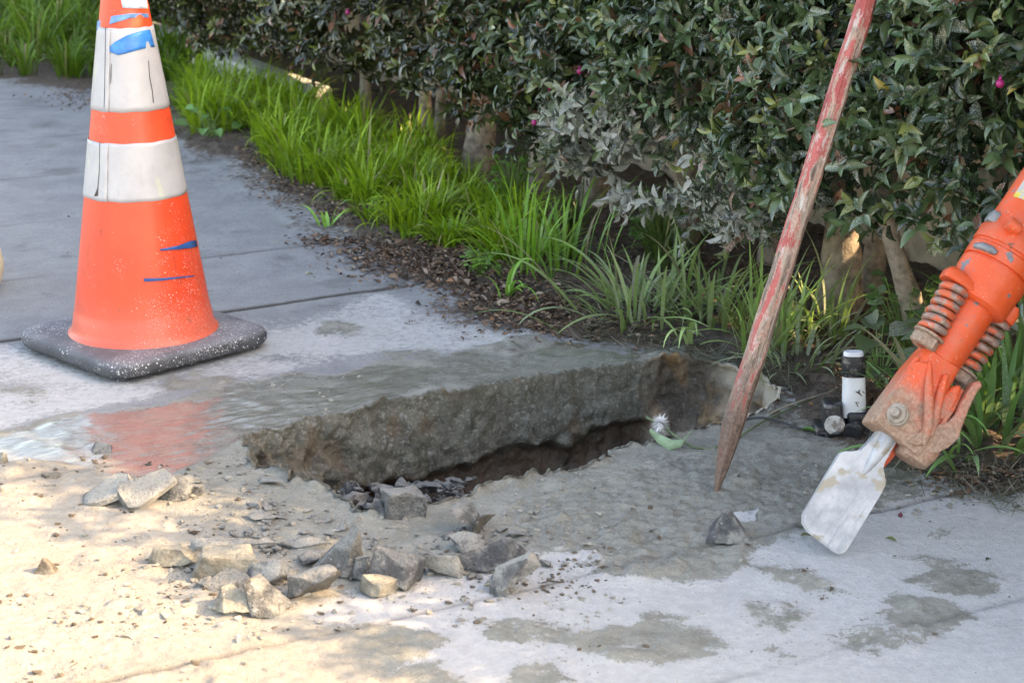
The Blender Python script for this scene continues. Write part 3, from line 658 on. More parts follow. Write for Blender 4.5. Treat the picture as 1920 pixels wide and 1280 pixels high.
    parts=[shoots(4800,-7,2.2,lambda n:r.uniform(-.05,.03,n),zf,9,1.16,1),
           shoots(2600,-7,2.2,lambda n:r.uniform(.03,.14,n),zf,8,1.2,1),
           shoots(900,-1.6,1.3,lambda n:r.uniform(-.075,-.02,n),lambda s,q:hbot(s)+(.8-hbot(s))*q,9,1.16,1),
           shoots(650,-6,2.2,lambda n:r.uniform(.0,.25,n),lambda s,q:hbot(s)-.02+.07*q,9,1.1,1),
           shoots(170,-1.25,-.25,lambda n:r.uniform(-.05,.12,n),lambda s,q:hbot(s)-.05+.08*q,9,1.1,1),
           shoots(1500,-7,2.4,lambda n:r.uniform(-.03,.1,n),lambda s,q:.8+(htop(s)-.8)*q,7,1.35,1),
           shoots(1500,-7,2.4,lambda n:r.uniform(-.0,.7,n),lambda s,q:htop(s)-.13+.09*q,8,1.1,1),
           shoots(1500,-7,2.4,lambda n:r.uniform(.60,.74,n),lambda s,q:.25+(htop(s)-.25)*q,7,1.5,-1)]
    cat=lambda k:np.concatenate([p[k] for p in parts])
    ln=cat('ln'); n=len(ln); leaves('foliage',cat('P')-off,cat('D'),cat('N'),ln,ln*r.uniform(.36,.48,n),cat('c'),ML,hedge,cat('dust'),r.uniform(.3,1.6,n))
    # trunks
    MB=simple('bark',(.31,.25,.19),.9,var=.45,scale=45,bump=.9,bd=.008,dirt=(.42,.38,.32),dscale=9,dlo=.50,dhi=.68)
    def on_line(u,t):
        # point of the line at depth t behind the front plane that projects to column u (z=.1)
        k=(u-960)/F; y=(HP[0]*HN[0]+HP[1]*HN[1]+t)/(k*HN[0]*1.02+HN[1]); return k*y*1.02,y
    for i,(u,t,rad,lean,cur) in enumerate([(795,.20,.020,-.01,.01),(830,.34,.015,.02,-.01),(895,.22,.042,.05,.0),(1012,.24,.026,.0,.0),(1120,.26,.030,.02,.01),(1290,.28,.034,-.02,.01),(1450,.33,.024,-.01,0),(1572,.20,.040,-.01,.02),(1735,.16,.022,-.085,.03),(1640,.34,.022,.03,.0),(1850,.26,.03,.02,0),(690,.30,.018,0,0)]):
        x,y=on_line(u,t); bm=bmesh.new(); pts=[];rad_=[]
        for k in range(12):
            f=k/11; pts.append((x+lean*f+cur*math.sin(f*5+i),y+.02*math.sin(f*4+i*2),-.03+.62*f)); rad_.append(rad*(1.35-.55*min(1,f*2.5)-.15*f)*(1+.06*math.sin(k*2.3+i)))
        tube(bm,pts,rad_,12,jit=.07)
        for b_ in range(2):
            q=Vector(pts[6+b_*2]); aa=i*1.7+b_*2.6; tube(bm,[q,q+Vector((.06*math.cos(aa),.06*math.sin(aa),.07)),q+Vector((.15*math.cos(aa),.15*math.sin(aa),.2))],[rad*.5,rad*.38,rad*.2],8)
        bmesh.ops.translate(bm,vec=-hedge.location,verts=bm.verts); bmobj('trunk',bm,MB,hedge,180)
    # thin bare twigs hanging below
    def twig(pts,rad):
        bm=bmesh.new(); tube(bm,pts,rad,4,cap=False); bmesh.ops.translate(bm,vec=-hedge.location,verts=bm.verts); bmobj('twig',bm,MB,hedge,180)
    for i in range(62):
        s=r.uniform(-1.6,1.2); t=r.uniform(.0,.32); p=Vector(H3(s,t,float(hbot(s))+r.uniform(-.01,.12))); a=r.uniform(0,6.28); l=r.uniform(.06,.17)
        d=Vector((math.cos(a),math.sin(a),r.uniform(-.75,.2))); pts=[p+d*l*k/5+Vector((r.normal()*.006,r.normal()*.006,r.normal()*.006)) for k in range(6)]
        twig(pts,[.0022*(1-k*.14) for k in range(6)])
    for i in range(26):
        s=r.uniform(-.2,1.3); p=Vector(H3(s,-.03,r.uniform(.3,.75))); a=r.uniform(0,6.28); l=r.uniform(.08,.2); d=(Vector((HD[0],HD[1],0))*math.cos(a)+Vector((0,0,1))*math.sin(a)); pts=[p+d*l*k/5+Vector((r.normal()*.005,r.normal()*.005,r.normal()*.005)) for k in range(6)]
        twig(pts,[.002]*6)
    # magenta berries
    MBr=simple('berry',(.42,.02,.16),.35,var=.2)
    for (u,v) in [(652,24),(1002,230),(1028,166),(1087,134),(1480,62),(1875,157),(566,110),(1105,150)]:
        k=(u-960)/F; up=(640-v)/F; d=Vector((k,cp+up*sp,-sp+up*cp)); den=d.x*HN[0]+d.y*HN[1]; t=(HP@HN-.085)/den; p=Vector((0,0,H))+d*t
        bm=bmesh.new(); bmesh.ops.create_icosphere(bm,subdivisions=2,radius=.0066); tube(bm,[(0,0,.006),(0,0,.009),(0,.004,.012)],[.003,.0018,.001],6)
        bmesh.ops.translate(bm,vec=p-hedge.location,verts=bm.verts); bmobj('berry',bm,MBr,hedge,180)
hedge_build()
# garden wall behind the hedge
def wall():
    V=[];ss=np.linspace(-8.5,4,420)
    prof=[(.62,-.1),(.62,.0)]+[(.62+.005*i,z) for i,z in enumerate(np.linspace(.04,.50,14))]+[(.69,.52),(.84,.52),(.85,.3),(.85,-.1)]
    for s in ss:
        for t,z in prof: V.append(H3(s,t,z))
    V=np.array(V); dn=fbm(V[:,0]*9,V[:,1]*9,V[:,2]*9,o=5,seed=90); V[:,:2]+=HN*(dn*.018)[:,None]
    ii=np.arange(len(V)).reshape(len(ss),len(prof)); f=np.stack([ii[:-1,:-1],ii[:-1,1:],ii[1:,1:],ii[1:,:-1]],-1).reshape(-1,4)
    m=simple('wall_render',(.60,.49,.36),.9,var=.3,scale=14,bump=.8,bd=.015,dirt=(.26,.19,.13),dscale=7,dlo=.5,dhi=.7)
    o=npmesh('garden_wall',V,f,np.full(len(f),4),m); tag(o,'low rough tan wall seen between the trunks behind the hedge','wall')
wall()
def curb():
    # pale kerb stone seen at the far left behind the grass
    bm=bmesh.new(); a=Vector(H3(-5.0,.14,0.)); b=Vector(H3(-3.0,.14,0.)); n=24
    for i in range(n):
        pass
    d=(b-a); L=d.length; ang=math.atan2(d.y,d.x); box(bm,(0,0,.04),(L,.10,.14),None,.012,2)
    o=bmobj('kerb',bm,simple('kerb_concrete',(.55,.54,.50),.85,var=.2,scale=20,bump=.4),None,40); o.location=(a+b)/2; o.rotation_euler=(0,0,ang); tag(o,'pale concrete kerb between the green grass and the foot of the hedge','kerb')
curb()
# ------------------------------------------------------------------ grass
def blades(r,base,n_,L,Wd,lean,az,segs=7,droop=1.0,twist=.3):
    """base (N,3) -> arrays of ribbon blades, returns V (N,(segs+1)*2,3)"""
    N=len(base); f=np.linspace(0,1,segs+1)
    ang=lean[:,None]+droop[:,None]*f[None]**1.6         # angle from vertical along the blade
    ds=(L/segs)[:,None]
    dx=np.concatenate([np.zeros((N,1)),np.cumsum(np.sin(ang[:,:-1])*ds,1)],1); dz=np.concatenate([np.zeros((N,1)),np.cumsum(np.cos(ang[:,:-1])*ds,1)],1)
    ca,sa=np.cos(az)[:,None],np.sin(az)[:,None]
    cx=base[:,0:1]+dx*ca; cy=base[:,1:2]+dx*sa; cz=base[:,2:3]+dz
    tw=(twist*(r.random(N)-.5))[:,None]*f[None]*3
    wx,wy=-sa*np.cos(tw),ca*np.cos(tw); wz=np.sin(tw)
    wf=np.where(f<.15,.6+f*2.6,1)*np.clip((1-f)*1.9,0.03,1)**.8; hw=Wd[:,None]*.5*wf[None]
    Lf=np.stack([cx-wx*hw,cy-wy*hw,cz-wz*hw],-1); Rt=np.stack([cx+wx*hw,cy+wy*hw,cz+wz*hw],-1)
    mid=np.stack([cx,cy,cz-hw*.35],-1)
    return np.stack([Lf,mid,Rt],2)
def grassmesh(name,r,base,L,W,lean,az,droop,col,m,parent=None,dust=None,segs=7,off=(0,0,0)):
    N=len(base); V=blades(r,base,N,L,W,lean,az,segs,droop); V=V.reshape(N,-1,3)-np.array(off)
    k=3*(segs+1); b=(np.arange(N)*k)[:,None,None]
    q=[]
    for i in range(segs):
        for j in (0,1): q.append((i*3+j,i*3+j+1,(i+1)*3+j+1,(i+1)*3+j))
    Q=(np.array(q)[None]+b).reshape(-1,4)
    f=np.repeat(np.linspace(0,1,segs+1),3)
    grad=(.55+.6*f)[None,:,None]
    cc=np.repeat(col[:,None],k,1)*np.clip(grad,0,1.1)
    d=np.zeros(N) if dust is None else dust
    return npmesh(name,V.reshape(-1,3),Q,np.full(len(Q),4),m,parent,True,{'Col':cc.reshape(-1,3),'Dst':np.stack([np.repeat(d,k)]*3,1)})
MGR=leaf_mat('grass_blade',.42,.30,(.50,.50,.44))
def sample_poly(r,poly,n):
    poly=np.array(poly); lo=poly.min(0);hi=poly.max(0); out=np.zeros((0,2))
    while len(out)<n:
        p=r.uniform(lo,hi,(n*2,2)); k=sdf(poly,p[:,0],p[:,1])>0; out=np.concatenate([out,p[k]])
    return out[:n]
def lush(name,label,polypx,n,Lr,seed,world=None,wr=(.003,.0065),lean=.35,clump=True,colr=((.09,.24,.008),(.42,.62,.03)),dust=0.):
    r=np.random.default_rng(seed); poly=world or [tuple(P(*p).xy) for p in polypx]
    if clump:
        nc=max(8,n//34); c=sample_poly(r,poly,nc); idx=r.integers(0,nc,n); p=c[idx]+r.normal(0,.016,(n,2)); cl=r.random(nc)[idx]; caz=None
        az=np.arctan2(p[:,1]-c[idx][:,1],p[:,0]-c[idx][:,0])+r.normal(0,.7,n)
    else: p=sample_poly(r,poly,n); az=r.uniform(0,6.28,n); cl=r.random(n)
    z=fields(p[:,0],p[:,1])[0]-.004
    c0,c1=np.array(colr[0]),np.array(colr[1]); t=np.clip(.55*cl+.45*r.random(n),0,1)[:,None]; col=(c0+(c1-c0)*t)*r.uniform(.6,1.15,n)[:,None]
    dry=r.random(n)<.05; col[dry]=np.array([.42,.36,.17])
    L=r.uniform(*Lr,n)*(.5+.75*cl)
    o=grassmesh(name,r,np.column_stack([p,z]),L,r.uniform(*wr,n),np.abs(r.normal(lean*.5,lean*.6,n)),az,r.uniform(.5,2.5,n),col,MGR,dust=np.full(n,dust)+r.normal(0,.05,n)*(dust>0))
    return tag(o,label,'grass',kind='stuff')
hw=lambda s,t:tuple(H3(s,t,0)[:2])
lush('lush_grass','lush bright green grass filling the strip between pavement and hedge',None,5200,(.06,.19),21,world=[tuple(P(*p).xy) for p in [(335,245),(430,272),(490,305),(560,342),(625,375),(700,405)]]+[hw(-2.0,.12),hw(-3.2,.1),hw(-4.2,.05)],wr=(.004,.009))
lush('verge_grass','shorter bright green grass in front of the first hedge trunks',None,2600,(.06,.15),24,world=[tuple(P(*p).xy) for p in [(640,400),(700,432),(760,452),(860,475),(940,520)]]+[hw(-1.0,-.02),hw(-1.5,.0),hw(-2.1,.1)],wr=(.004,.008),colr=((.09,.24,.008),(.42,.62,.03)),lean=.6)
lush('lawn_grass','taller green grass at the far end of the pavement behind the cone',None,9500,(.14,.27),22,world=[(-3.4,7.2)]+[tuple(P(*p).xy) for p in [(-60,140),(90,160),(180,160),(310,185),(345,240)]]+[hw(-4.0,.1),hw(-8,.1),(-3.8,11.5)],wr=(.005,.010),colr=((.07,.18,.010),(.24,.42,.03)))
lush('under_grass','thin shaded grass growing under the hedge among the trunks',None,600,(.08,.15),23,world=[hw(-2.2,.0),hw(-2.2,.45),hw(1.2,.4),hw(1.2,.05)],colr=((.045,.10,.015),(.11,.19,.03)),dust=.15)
# individual tufts, foreground
def tuft(u,v,n,Lr,wr,label,seed,spread=.03,dust=.2,col=((.07,.14,.03),(.17,.27,.07)),lean=.5,droop=(.5,2.2),az0=None,name='grass_tuft',group='grass tufts along the edge of the pavement'):
    r=np.random.default_rng(seed); c=P(u,v); p=np.array([c.x,c.y])+r.normal(0,spread,(n,2)); 
    az=np.arctan2(p[:,1]-c.y,p[:,0]-c.x)+r.normal(0,.5,n) if az0 is None else r.normal(az0,.5,n)
    z=fields(p[:,0],p[:,1])[0]-.004; c0,c1=np.array(col[0]),np.array(col[1]); cc=(c0+(c1-c0)*r.random(n)[:,None])*2.3
    dry=r.random(n)<.07; cc[dry]=np.array([.34,.29,.17])
    o=grassmesh(name,r,np.column_stack([p,z]),r.uniform(*Lr,n)*(.6+.5*r.random(n)),r.uniform(*wr,n),np.abs(r.normal(lean,.35,n)),az,r.uniform(*droop,n),cc,MGR,dust=np.clip(r.normal(dust*.8,.15,n),0,.8),segs=9,off=(c.x,c.y,0))
    o.location=(c.x,c.y,0); return tag(o,label,'grass tuft',group)
tuft(985,520,38,(.14,.26),(.005,.009),'bright green tuft with tall upright blades at the end of the lush grass',31,.035,.0,((.06,.16,.012),(.15,.30,.03)),.25,(.2,1.5))
tuft(1060,520,34,(.15,.28),(.005,.009),'green tuft with one very tall blade between the bright tuft and the wide dusty tuft',32,.05,.05,((.06,.14,.02),(.15,.27,.04)),.25,(.2,1.5))
tuft(1195,600,90,(.12,.27),(.006,.011),'widest dusty green tuft spreading over the soil behind the hole',33,.055,.33,((.08,.13,.04),(.19,.27,.09)),.65,(.4,1.9))
tuft(1330,610,70,(.12,.26),(.005,.010),'dusty tuft just left of the red stake behind the hole',34,.05,.38,((.08,.12,.04),(.18,.25,.09)),.55,(.4,1.9))
tuft(1445,655,60,(.13,.28),(.005,.009),'tuft with tall thin blades directly right of the red stake',35,.035,.25,((.08,.14,.03),(.19,.30,.08)),.35,(.2,1.6))
tuft(1500,690,60,(.07,.16),(.005,.009),'low grey dusted tuft in front of the tall thin blades',36,.05,.5,((.10,.14,.06),(.20,.25,.12)),.8,(.4,1.6))
tuft(1560,640,45,(.10,.22),(.005,.009),'tuft of sparse arching blades behind the white pipe stub',37,.04,.3,((.08,.13,.03),(.17,.26,.07)),.5,(.3,1.8))
tuft(1860,840,70,(.14,.28),(.008,.014),'broad bladed dark green tuft at the right beside the breaker',38,.06,.22,((.04,.10,.03),(.11,.20,.06)),.55,(.5,2.2))
tuft(1905,760,60,(.15,.30),(.008,.014),'tall broad bladed tuft behind the breaker springs at right',39,.06,.2,((.05,.12,.03),(.13,.25,.06)),.35,(.4,1.8))
tuft(1800,800,36,(.10,.20),(.007,.012),'small broad bladed tuft hidden behind the orange housing',40,.04,.25,((.05,.11,.03),(.13,.22,.06)),.6,(.5,2.2))
tuft(1760,850,10,(.12,.18),(.006,.010),'few drooping blades below the orange housing',41,.03,.2,((.08,.17,.04),(.15,.27,.08)),.8,(1.2,2.4),az0=-1.6)
tuft(950,560,9,(.10,.17),(.008,.011),'single seedling with drooping blades on the leaf litter',42,.006,.05,((.12,.26,.04),(.16,.32,.06)),.5,(1.6,2.6))
tuft(615,425,7,(.08,.13),(.008,.010),'small seedling standing on the pavement edge left of the litter',43,.01,.0,((.10,.26,.04),(.16,.32,.06)),.5,(.8,1.8))
tuft(1290,655,3,(.17,.19),(.009,.011),'wilted blade hanging over the back corner of the hole',44,.004,.35,((.15,.22,.08),(.25,.35,.12)),.15,(2.6,2.9),az0=-1.7,name='wilted_grass',group=None)
# dry straw and roots at the verge
def straw():
    r=np.random.default_rng(55); n=900
    uu=np.concatenate([r.uniform(1080,1500,500),r.uniform(1650,1920,400)]); vv=np.concatenate([np.interp(uu[:500],[1080,1500],[620,715])+r.normal(0,16,500),np.interp(uu[500:],[1650,1920],[870,930])+r.normal(0,18,400)])
    b=np.array([list(P(a,c).xy) for a,c in zip(uu,vv)]); k=sdf(RIM[::4],b[:,0],b[:,1])<-.01; b=b[k]; n=len(b); z=fields(b[:,0],b[:,1])[0]
    col=np.array([.26,.235,.19])*(.4+1.0*r.random(n))[:,None]
    o=grassmesh('dry_straw',r,np.column_stack([b,z+.003]),r.uniform(.02,.07,n),r.uniform(.001,.0028,n),r.uniform(1.1,1.6,n),r.uniform(0,6.28,n),r.uniform(-.3,.5,n),col,MGR,segs=4); tag(o,'matted grey dead grass and roots along the soil edge','dead grass',kind='stuff')
straw()
def litter():
    r=np.random.default_rng(56)
    cl=[(480,300,20,10,260),(560,350,40,14,500),(640,400,30,12,500),(720,480,50,16,700),(800,490,70,22,1400),(880,500,60,26,1500),(960,580,50,24,1000),(930,540,60,20,600),(1040,590,40,20,600),(1140,610,60,16,600),(620,455,40,6,300),(150,185,40,10,250),(250,200,40,8,150),(1650,640,60,40,500),(1500,560,90,60,700),(1200,500,90,50,700),(1850,900,60,14,500),(1620,760,40,20,300)]
    uu=np.concatenate([r.normal(a,c,n) for a,b,c,d,n in cl]); vv=np.concatenate([r.normal(b,d,n) for a,b,c,d,n in cl])
    pos=np.array([list(P(a,b).xy) for a,b in zip(uu,vv)]); z=fields(pos[:,0],pos[:,1])[0]; n=len(pos)
    pal=np.array([(.13,.075,.05),(.19,.115,.07),(.27,.20,.15),(.05,.035,.028),(.30,.23,.15),(.26,.12,.05)])
    col=pal[r.choice(6,n,p=[.3,.26,.16,.2,.06,.02])]*(.6+.7*r.random(n))[:,None]
    ln=r.uniform(.004,.015,n)*(1+1.0*(r.random(n)<.06)); az=r.uniform(0,6.28,n); d=np.stack([np.cos(az),np.sin(az),r.normal(0,.25,n)],1); nn=np.stack([r.normal(0,.4,n),r.normal(0,.4,n),np.ones(n)],1)
    o=leaves('leaf_litter',np.column_stack([pos,z+r.uniform(.001,.008,n)]),d,nn,ln,ln*r.uniform(.35,.6,n),col,leaf_mat('litter',.8,.0),None,np.full(n,.05),r.uniform(0,2,n)); tag(o,'brown crushed leaf litter lying between the pavement and the grass','leaf litter',kind='stuff')
litter()
# broad-leaved weeds
def weed(name,label,u,v,n,hr,lr,seed,spread,col,dust=0.,wr=(.6,.9),cat='weed'):
    r=np.random.default_rng(seed); c=P(u,v); root=empty(name,(c.x,c.y,gz(c.x,c.y)),label,cat)
    pos=[];dr=[];nr=[];bm=bmesh.new()
    for i in range(n):
        a=r.uniform(0,6.28); rr=spread*math.sqrt(r.random()); h=r.uniform(*hr); tip=Vector((rr*math.cos(a),rr*math.sin(a),h))
        tube(bm,[(0+r.normal()*.006,r.normal()*.006,-.01),tip*.5+Vector((0,0,h*.12)),tip],[.0016,.0013,.0009],5,cap=False)
        pos.append(tip); dr.append((math.cos(a),math.sin(a),r.uniform(-.3,.3))); nr.append((r.normal()*.3,-.4+r.normal()*.3,1))
    bmobj('stem',bm,simple('weed_stem',(.14,.22,.06),.6),root,180)
    ln=r.uniform(*lr,n); cc=np.array(col)*(.7+.6*r.random(n))[:,None]
    leaves('leaves',np.array([list(p) for p in pos]),np.array(dr),np.array(nr),ln,ln*r.uniform(*wr,n),cc,MGR,root,np.clip(r.normal(dust,.15,n),0,.8)); return root
weed('broadleaf_weed','pale round leaved weed at the grass edge right of the cone',395,262,16,(.02,.09),(.03,.05),61,.07,(.12,.26,.07))
weed('clover','bright small leaved weed behind the widest dusty tuft',1235,505,130,(.05,.17),(.012,.02),62,.06,(.07,.18,.03),.05)
weed('clover','bright small leaved weed in the lush grass left of the dusty patch',960,420,90,(.05,.15),(.012,.02),63,.05,(.08,.22,.02))
weed('clover','tiny sprawling weed on the leaf litter under the bright tuft',905,520,50,(.01,.05),(.010,.016),64,.04,(.11,.24,.04))
weed('broadleaf_weed','leafy green weed between the white pipe stub and the breaker',1690,690,60,(.04,.15),(.018,.034),65,.055,(.07,.15,.04),.15)
weed('broadleaf_weed','large dusty drooping leaves right behind the white pipe stub',1645,740,14,(.03,.12),(.045,.07),66,.04,(.13,.19,.09),.35)
weed('broadleaf_weed','grey dusted thistle like weed right of the latch lever',1830,740,22,(.05,.14),(.025,.045),67,.06,(.11,.16,.09),.6,(.4,.6))
# ------------------------------------------------------------------ traffic cone
def cone():
    c=P(272,650); root=empty('traffic_cone',(c.x,c.y,0.0),'orange traffic cone with two white bands, blue tape scraps and a black base','traffic cone')
    # orange plastic
    m,nt,b=mat('cone_orange'); g=NT(nt); v=g.coord(); n=g.noise(v,14,5); c_=g.mix(g.ramp(n,.3,.7),(.74,.066,.024),(.86,.085,.032))
    xyz=g.sep(v)
    side=g.math('ADD',g.math('MULTIPLY',xyz[0],4.),g.math('MULTIPLY',xyz[2],-1.6)); side=g.ramp(side,-.35,.45,.0,1)
    vo=g.voro(v,150); dots=g.ramp(vo.outputs['Distance'],.13,.2,1,0); dm=g.math('MULTIPLY',dots,g.ramp(g.math('ADD',g.noise(v,30,4),g.math('MULTIPLY',side,.22)),.56,.66))
    vo2=g.voro(v,380); d2=g.math('MULTIPLY',g.ramp(vo2.outputs['Distance'],.16,.25,1,0),g.ramp(g.math('ADD',g.noise(v,22,4),g.math('MULTIPLY',side,.3)),.60,.70)); dm=g.math('MAXIMUM',dm,d2)
    c_=g.mix(g.math('MULTIPLY',dm,.75),c_,(.72,.68,.66))
    vs=g.coord('Object',(60,60,9)); scr=g.noise(vs,1.0,6,.6,.8); c_=g.mix(g.ramp(scr,.61,.70,0,.55),c_,(.30,.045,.025))
    gn=g.noise(v,35,6,.7); c_=g.mix(g.ramp(g.noise(v,6,6,.7),.50,.75,0,.35),c_,(.50,.12,.07)); c_=g.mix(g.ramp(gn,.62,.72,0,.6),c_,(.25,.07,.04))
    low=g.ramp(xyz[2],.03,.14,.35,0); c_=g.mix(low,c_,(.70,.25,.18))
    g.L(c_,b.inputs['Base Color']); b.inputs['Roughness'].default_value=.42; b.inputs['Coat Weight'].default_value=.1; g.L(g.bump(g.noise(v,45,5),.12,.003),b.inputs['Normal'])
    rr=lambda z:.1305-.148*(z-.05)
    bm=bmesh.new(); prof=[(.034,.141),(.038,.1405),(.041,.136),(.047,.1333),(.056,.1310),(.075,.1280),(.078,.1266)]
    prof+=[(z,rr(z)) for z in np.linspace(.09,.672,24)]+[(.679,rr(.672)-.004),(.679,rr(.672)-.012),(.6,rr(.6)-.004)]
    lathe(bm,prof,72,cap=False); bmobj('cone_body',bm,m,root,60)
    # white bands
    m,nt,b=mat('white_band'); g=NT(nt); v=g.coord(); n=g.noise(v,18,5); c_=g.mix(g.ramp(n,.3,.75),(.40,.398,.41),(.50,.497,.51))
    vs=g.coord('Object',(70,70,10)); scr=g.noise(vs,1.,6,.65,1.); c_=g.mix(g.ramp(scr,.60,.72,0,.55),c_,(.33,.32,.30)); c_=g.mix(g.ramp(g.noise(v,9,6,.7),.52,.72,0,.4),c_,(.38,.37,.36)); c_=g.mix(g.ramp(g.noise(v,90,5,.7),.66,.72,0,.6),c_,(.25,.24,.23)); ye=g.noise(g.coord('Object',(26,26,7)),1.,4); ye2=g.voro(v,330)
    c_=g.mix(g.math('MULTIPLY',g.ramp(ye,.60,.68,0,.5),g.ramp(ye2.outputs['Distance'],.2,.45,1,.3)),c_,(.66,.76,.34))
    g.L(c_,b.inputs['Base Color']); b.inputs['Roughness'].default_value=.38; g.L(g.bump(g.noise(v,60,5),.22,.002),b.inputs['Normal'])
    for lo,hi,lb in ((.300,.404,'lower white band'),(.459,.606,'upper wider white band with grime streaks')):
        bm=bmesh.new(); n_=90; a0=R(-118); rows=14
        gr=[]
        for j in range(rows+1):
            z=lo+(hi-lo)*j/rows; ring=[]
            for i in range(n_+1):
                f=i/n_; a=a0+2*math.pi*1.02*f; rad=rr(z)+.0007+.0012*f
                if f>.985: rad+=.0016*(1+math.sin(j*1.3))*.5
                ring.append(bm.verts.new((rad*math.cos(a),rad*math.sin(a),z+.0006*math.sin(i*.7))))
            gr.append(ring)
        for j in range(rows):
            for i in range(n_): bm.faces.new((gr[j][i],gr[j][i+1],gr[j+1][i+1],gr[j+1][i]))
        o=bmobj('white_band',bm,m,root,60); md=o.modifiers.new('t','SOLIDIFY'); md.thickness=.0006; md.offset=0; o['label']=lb
    # dark seam slivers / tears on the bands
    MT=simple('tear_dark',(.10,.09,.09),.7)
    def patch(name,m,pts,off=.0034,lab=None,par=root):
        """pts: list of (angle deg, z) outline around the cone, filled as a grid strip between consecutive pairs"""
        bm=bmesh.new(); prev=None
        for (a1,z1,a2,z2) in pts:
            k=5; row=[]
            for i in range(k+1):
                f=i/k; a=R(a1+(a2-a1)*f); z=z1+(z2-z1)*f; row.append(bm.verts.new(((rr(z)+off)*math.cos(a),(rr(z)+off)*math.sin(a),z)))
            if prev:
                for i in range(k): bm.faces.new((prev[i],prev[i+1],row[i+1],row[i]))
            prev=row
        o=bmobj(name,bm,m,par,60); md=o.modifiers.new('t','SOLIDIFY'); md.thickness=.0006; 
        if lab:o['label']=lab
        return o
    # angle: -90+13 faces the camera ; the cone is seen from azimuth about -78
    F0=-78.
    def ang(u,z):   # column in the picture -> angle on the cone
        x=(u-(272+ -0)+ z*62)/1033.; return F0+math.degrees(math.asin(max(-.98,min(.98,x/rr(z)))))
    def zz(v,u=None): return (650-v)/989.+ .0
    def Q(u,v):
        z=zz(v)+.02
        for _ in range(6):
            a=R(ang(u,z)); fr=rr(z)*math.sin(a)   # y offset (negative = nearer) lowers the picture point
            z=(650-v)/989.+(-fr)*.305*1.0
        return ang(u,z),z
    def strip(top,bot,name,m,lab=None,off=.0034):
        return patch(name,m,[(*Q(*a),*Q(*b_)) for a,b_ in zip(top,bot)],off,lab)
    blue=simple('blue_tape',(.03,.22,.62),.35,var=.25,scale=40,bump=.3); pale=simple('pale_blue_tape',(.55,.66,.76),.35,var=.12,scale=50,bump=.3)
    dblue=simple('dark_blue_tape',(.02,.09,.28),.45,var=.3,scale=40)
    strip([(202,103),(215,90),(235,78),(258,68),(276,62)],[(204,105),(222,113),(240,108),(262,100),(285,92)],'blue_tape',blue,'bright blue leaf shaped tape on the upper white band')
    strip([(186,47),(215,42),(245,37),(272,33)],[(185,64),(212,56),(242,46),(274,40)],'blue_tape',pale if False else simple('faded_blue_tape',(.10,.24,.45),.4,var=.4,scale=25),'faded blue tape strip around the top of the upper band')
    strip([(222,-8),(245,-10),(266,-12)],[(229,28),(250,28),(272,24)],'pale_tape',pale,'pale blue rectangle of tape on the cone tip')
    strip([(296,466),(330,458),(352,448),(364,445)],[(297,469),(332,465),(354,461),(367,457)],'blue_tape',dblue,'short dark blue tape scrap on the right of the orange skirt')
    strip([(267,521),(300,520),(330,517),(360,513)],[(268,527),(300,525),(330,520),(361,515)],'blue_tape',dblue,'thin dark blue tape sliver low on the orange skirt')
    strip([(199,62),(198,130),(196,208)],[(200.2,62),(199,130),(197.3,208)],'seam',MT,None,.0024)
    strip([(188,268),(187,320),(184,352),(178,368)],[(189.2,268),(188.3,320),(186,352),(185,368)],'seam',MT,None,.0024)
    strip([(274,120),(276,150),(281,175),(283,196)],[(274.8,120),(277.2,150),(282.2,175),(284.2,196)],'crack',MT,None,.0026)
    strip([(209,128),(208,150),(208,164)],[(209.8,128),(209.2,150),(208.5,164)],'crack',MT,None,.0026)
    # base: rounded square plate
    m,nt,b=mat('black_rubber'); g=NT(nt); v=g.coord(); n=g.noise(v,22,6); c_=g.mix(g.ramp(n,.3,.7),(.040,.043,.050),(.085,.088,.10))
    geo=g.n('ShaderNodeNewGeometry'); nz=g.sep(geo.outputs['Normal'])[2]; top=g.ramp(nz,.4,.95); c_=g.mix(g.math('MULTIPLY',top,g.ramp(g.noise(v,9,5),.35,.7,.25,.75)),c_,(.24,.235,.25))
    vo=g.voro(v,130); dots=g.math('MULTIPLY',g.ramp(vo.outputs['Distance'],.16,.26,1,0),g.ramp(g.noise(v,14,4),.44,.58)); vo2=g.voro(v,330); d2=g.math('MULTIPLY',g.ramp(vo2.outputs['Distance'],.18,.3,1,0),g.ramp(g.noise(v,17,4),.46,.6)); c_=g.mix(g.math('MAXIMUM',dots,d2),c_,(.62,.61,.60))
    g.L(c_,b.inputs['Base Color']); b.inputs['Roughness'].default_value=.6; g.L(g.bump(g.noise(v,90,4),.35,.002),b.inputs['Normal'])
    bm=bmesh.new(); hl=.181
    def sq(h,rc,z,n=10):
        out=[]
        for q_,(sx,sy) in enumerate(((1,1),(-1,1),(-1,-1),(1,-1))):
            for i in range(n+1):
                a=math.pi/2*(q_+i/n); out.append(bm.verts.new((sx*(h-rc)+rc*math.cos(a),sy*(h-rc)+rc*math.sin(a),z)))
        return out
    prof=[(hl-.016,.045,.008),(hl-.004,.055,.010),(hl,.058,.017),(hl,.058,.026),(hl-.004,.055,.033),(hl-.012,.05,.0365),(hl-.03,.07,.0375)]
    rings=[sq(*p) for p in prof]
    for i in range(len(rings)-1):
        for k in range(len(rings[0])): k2=(k+1)%len(rings[0]); bm.faces.new((rings[i][k],rings[i][k2],rings[i+1][k2],rings[i+1][k]))
    bm.faces.new(rings[0][::-1]); bm.faces.new(rings[-1])
    bmesh.ops.rotate(bm,cent=(0,0,0),matrix=Matrix.Rotation(R(45),3,'Z'),verts=bm.verts); base=bmobj('base',bm,m,root,60)
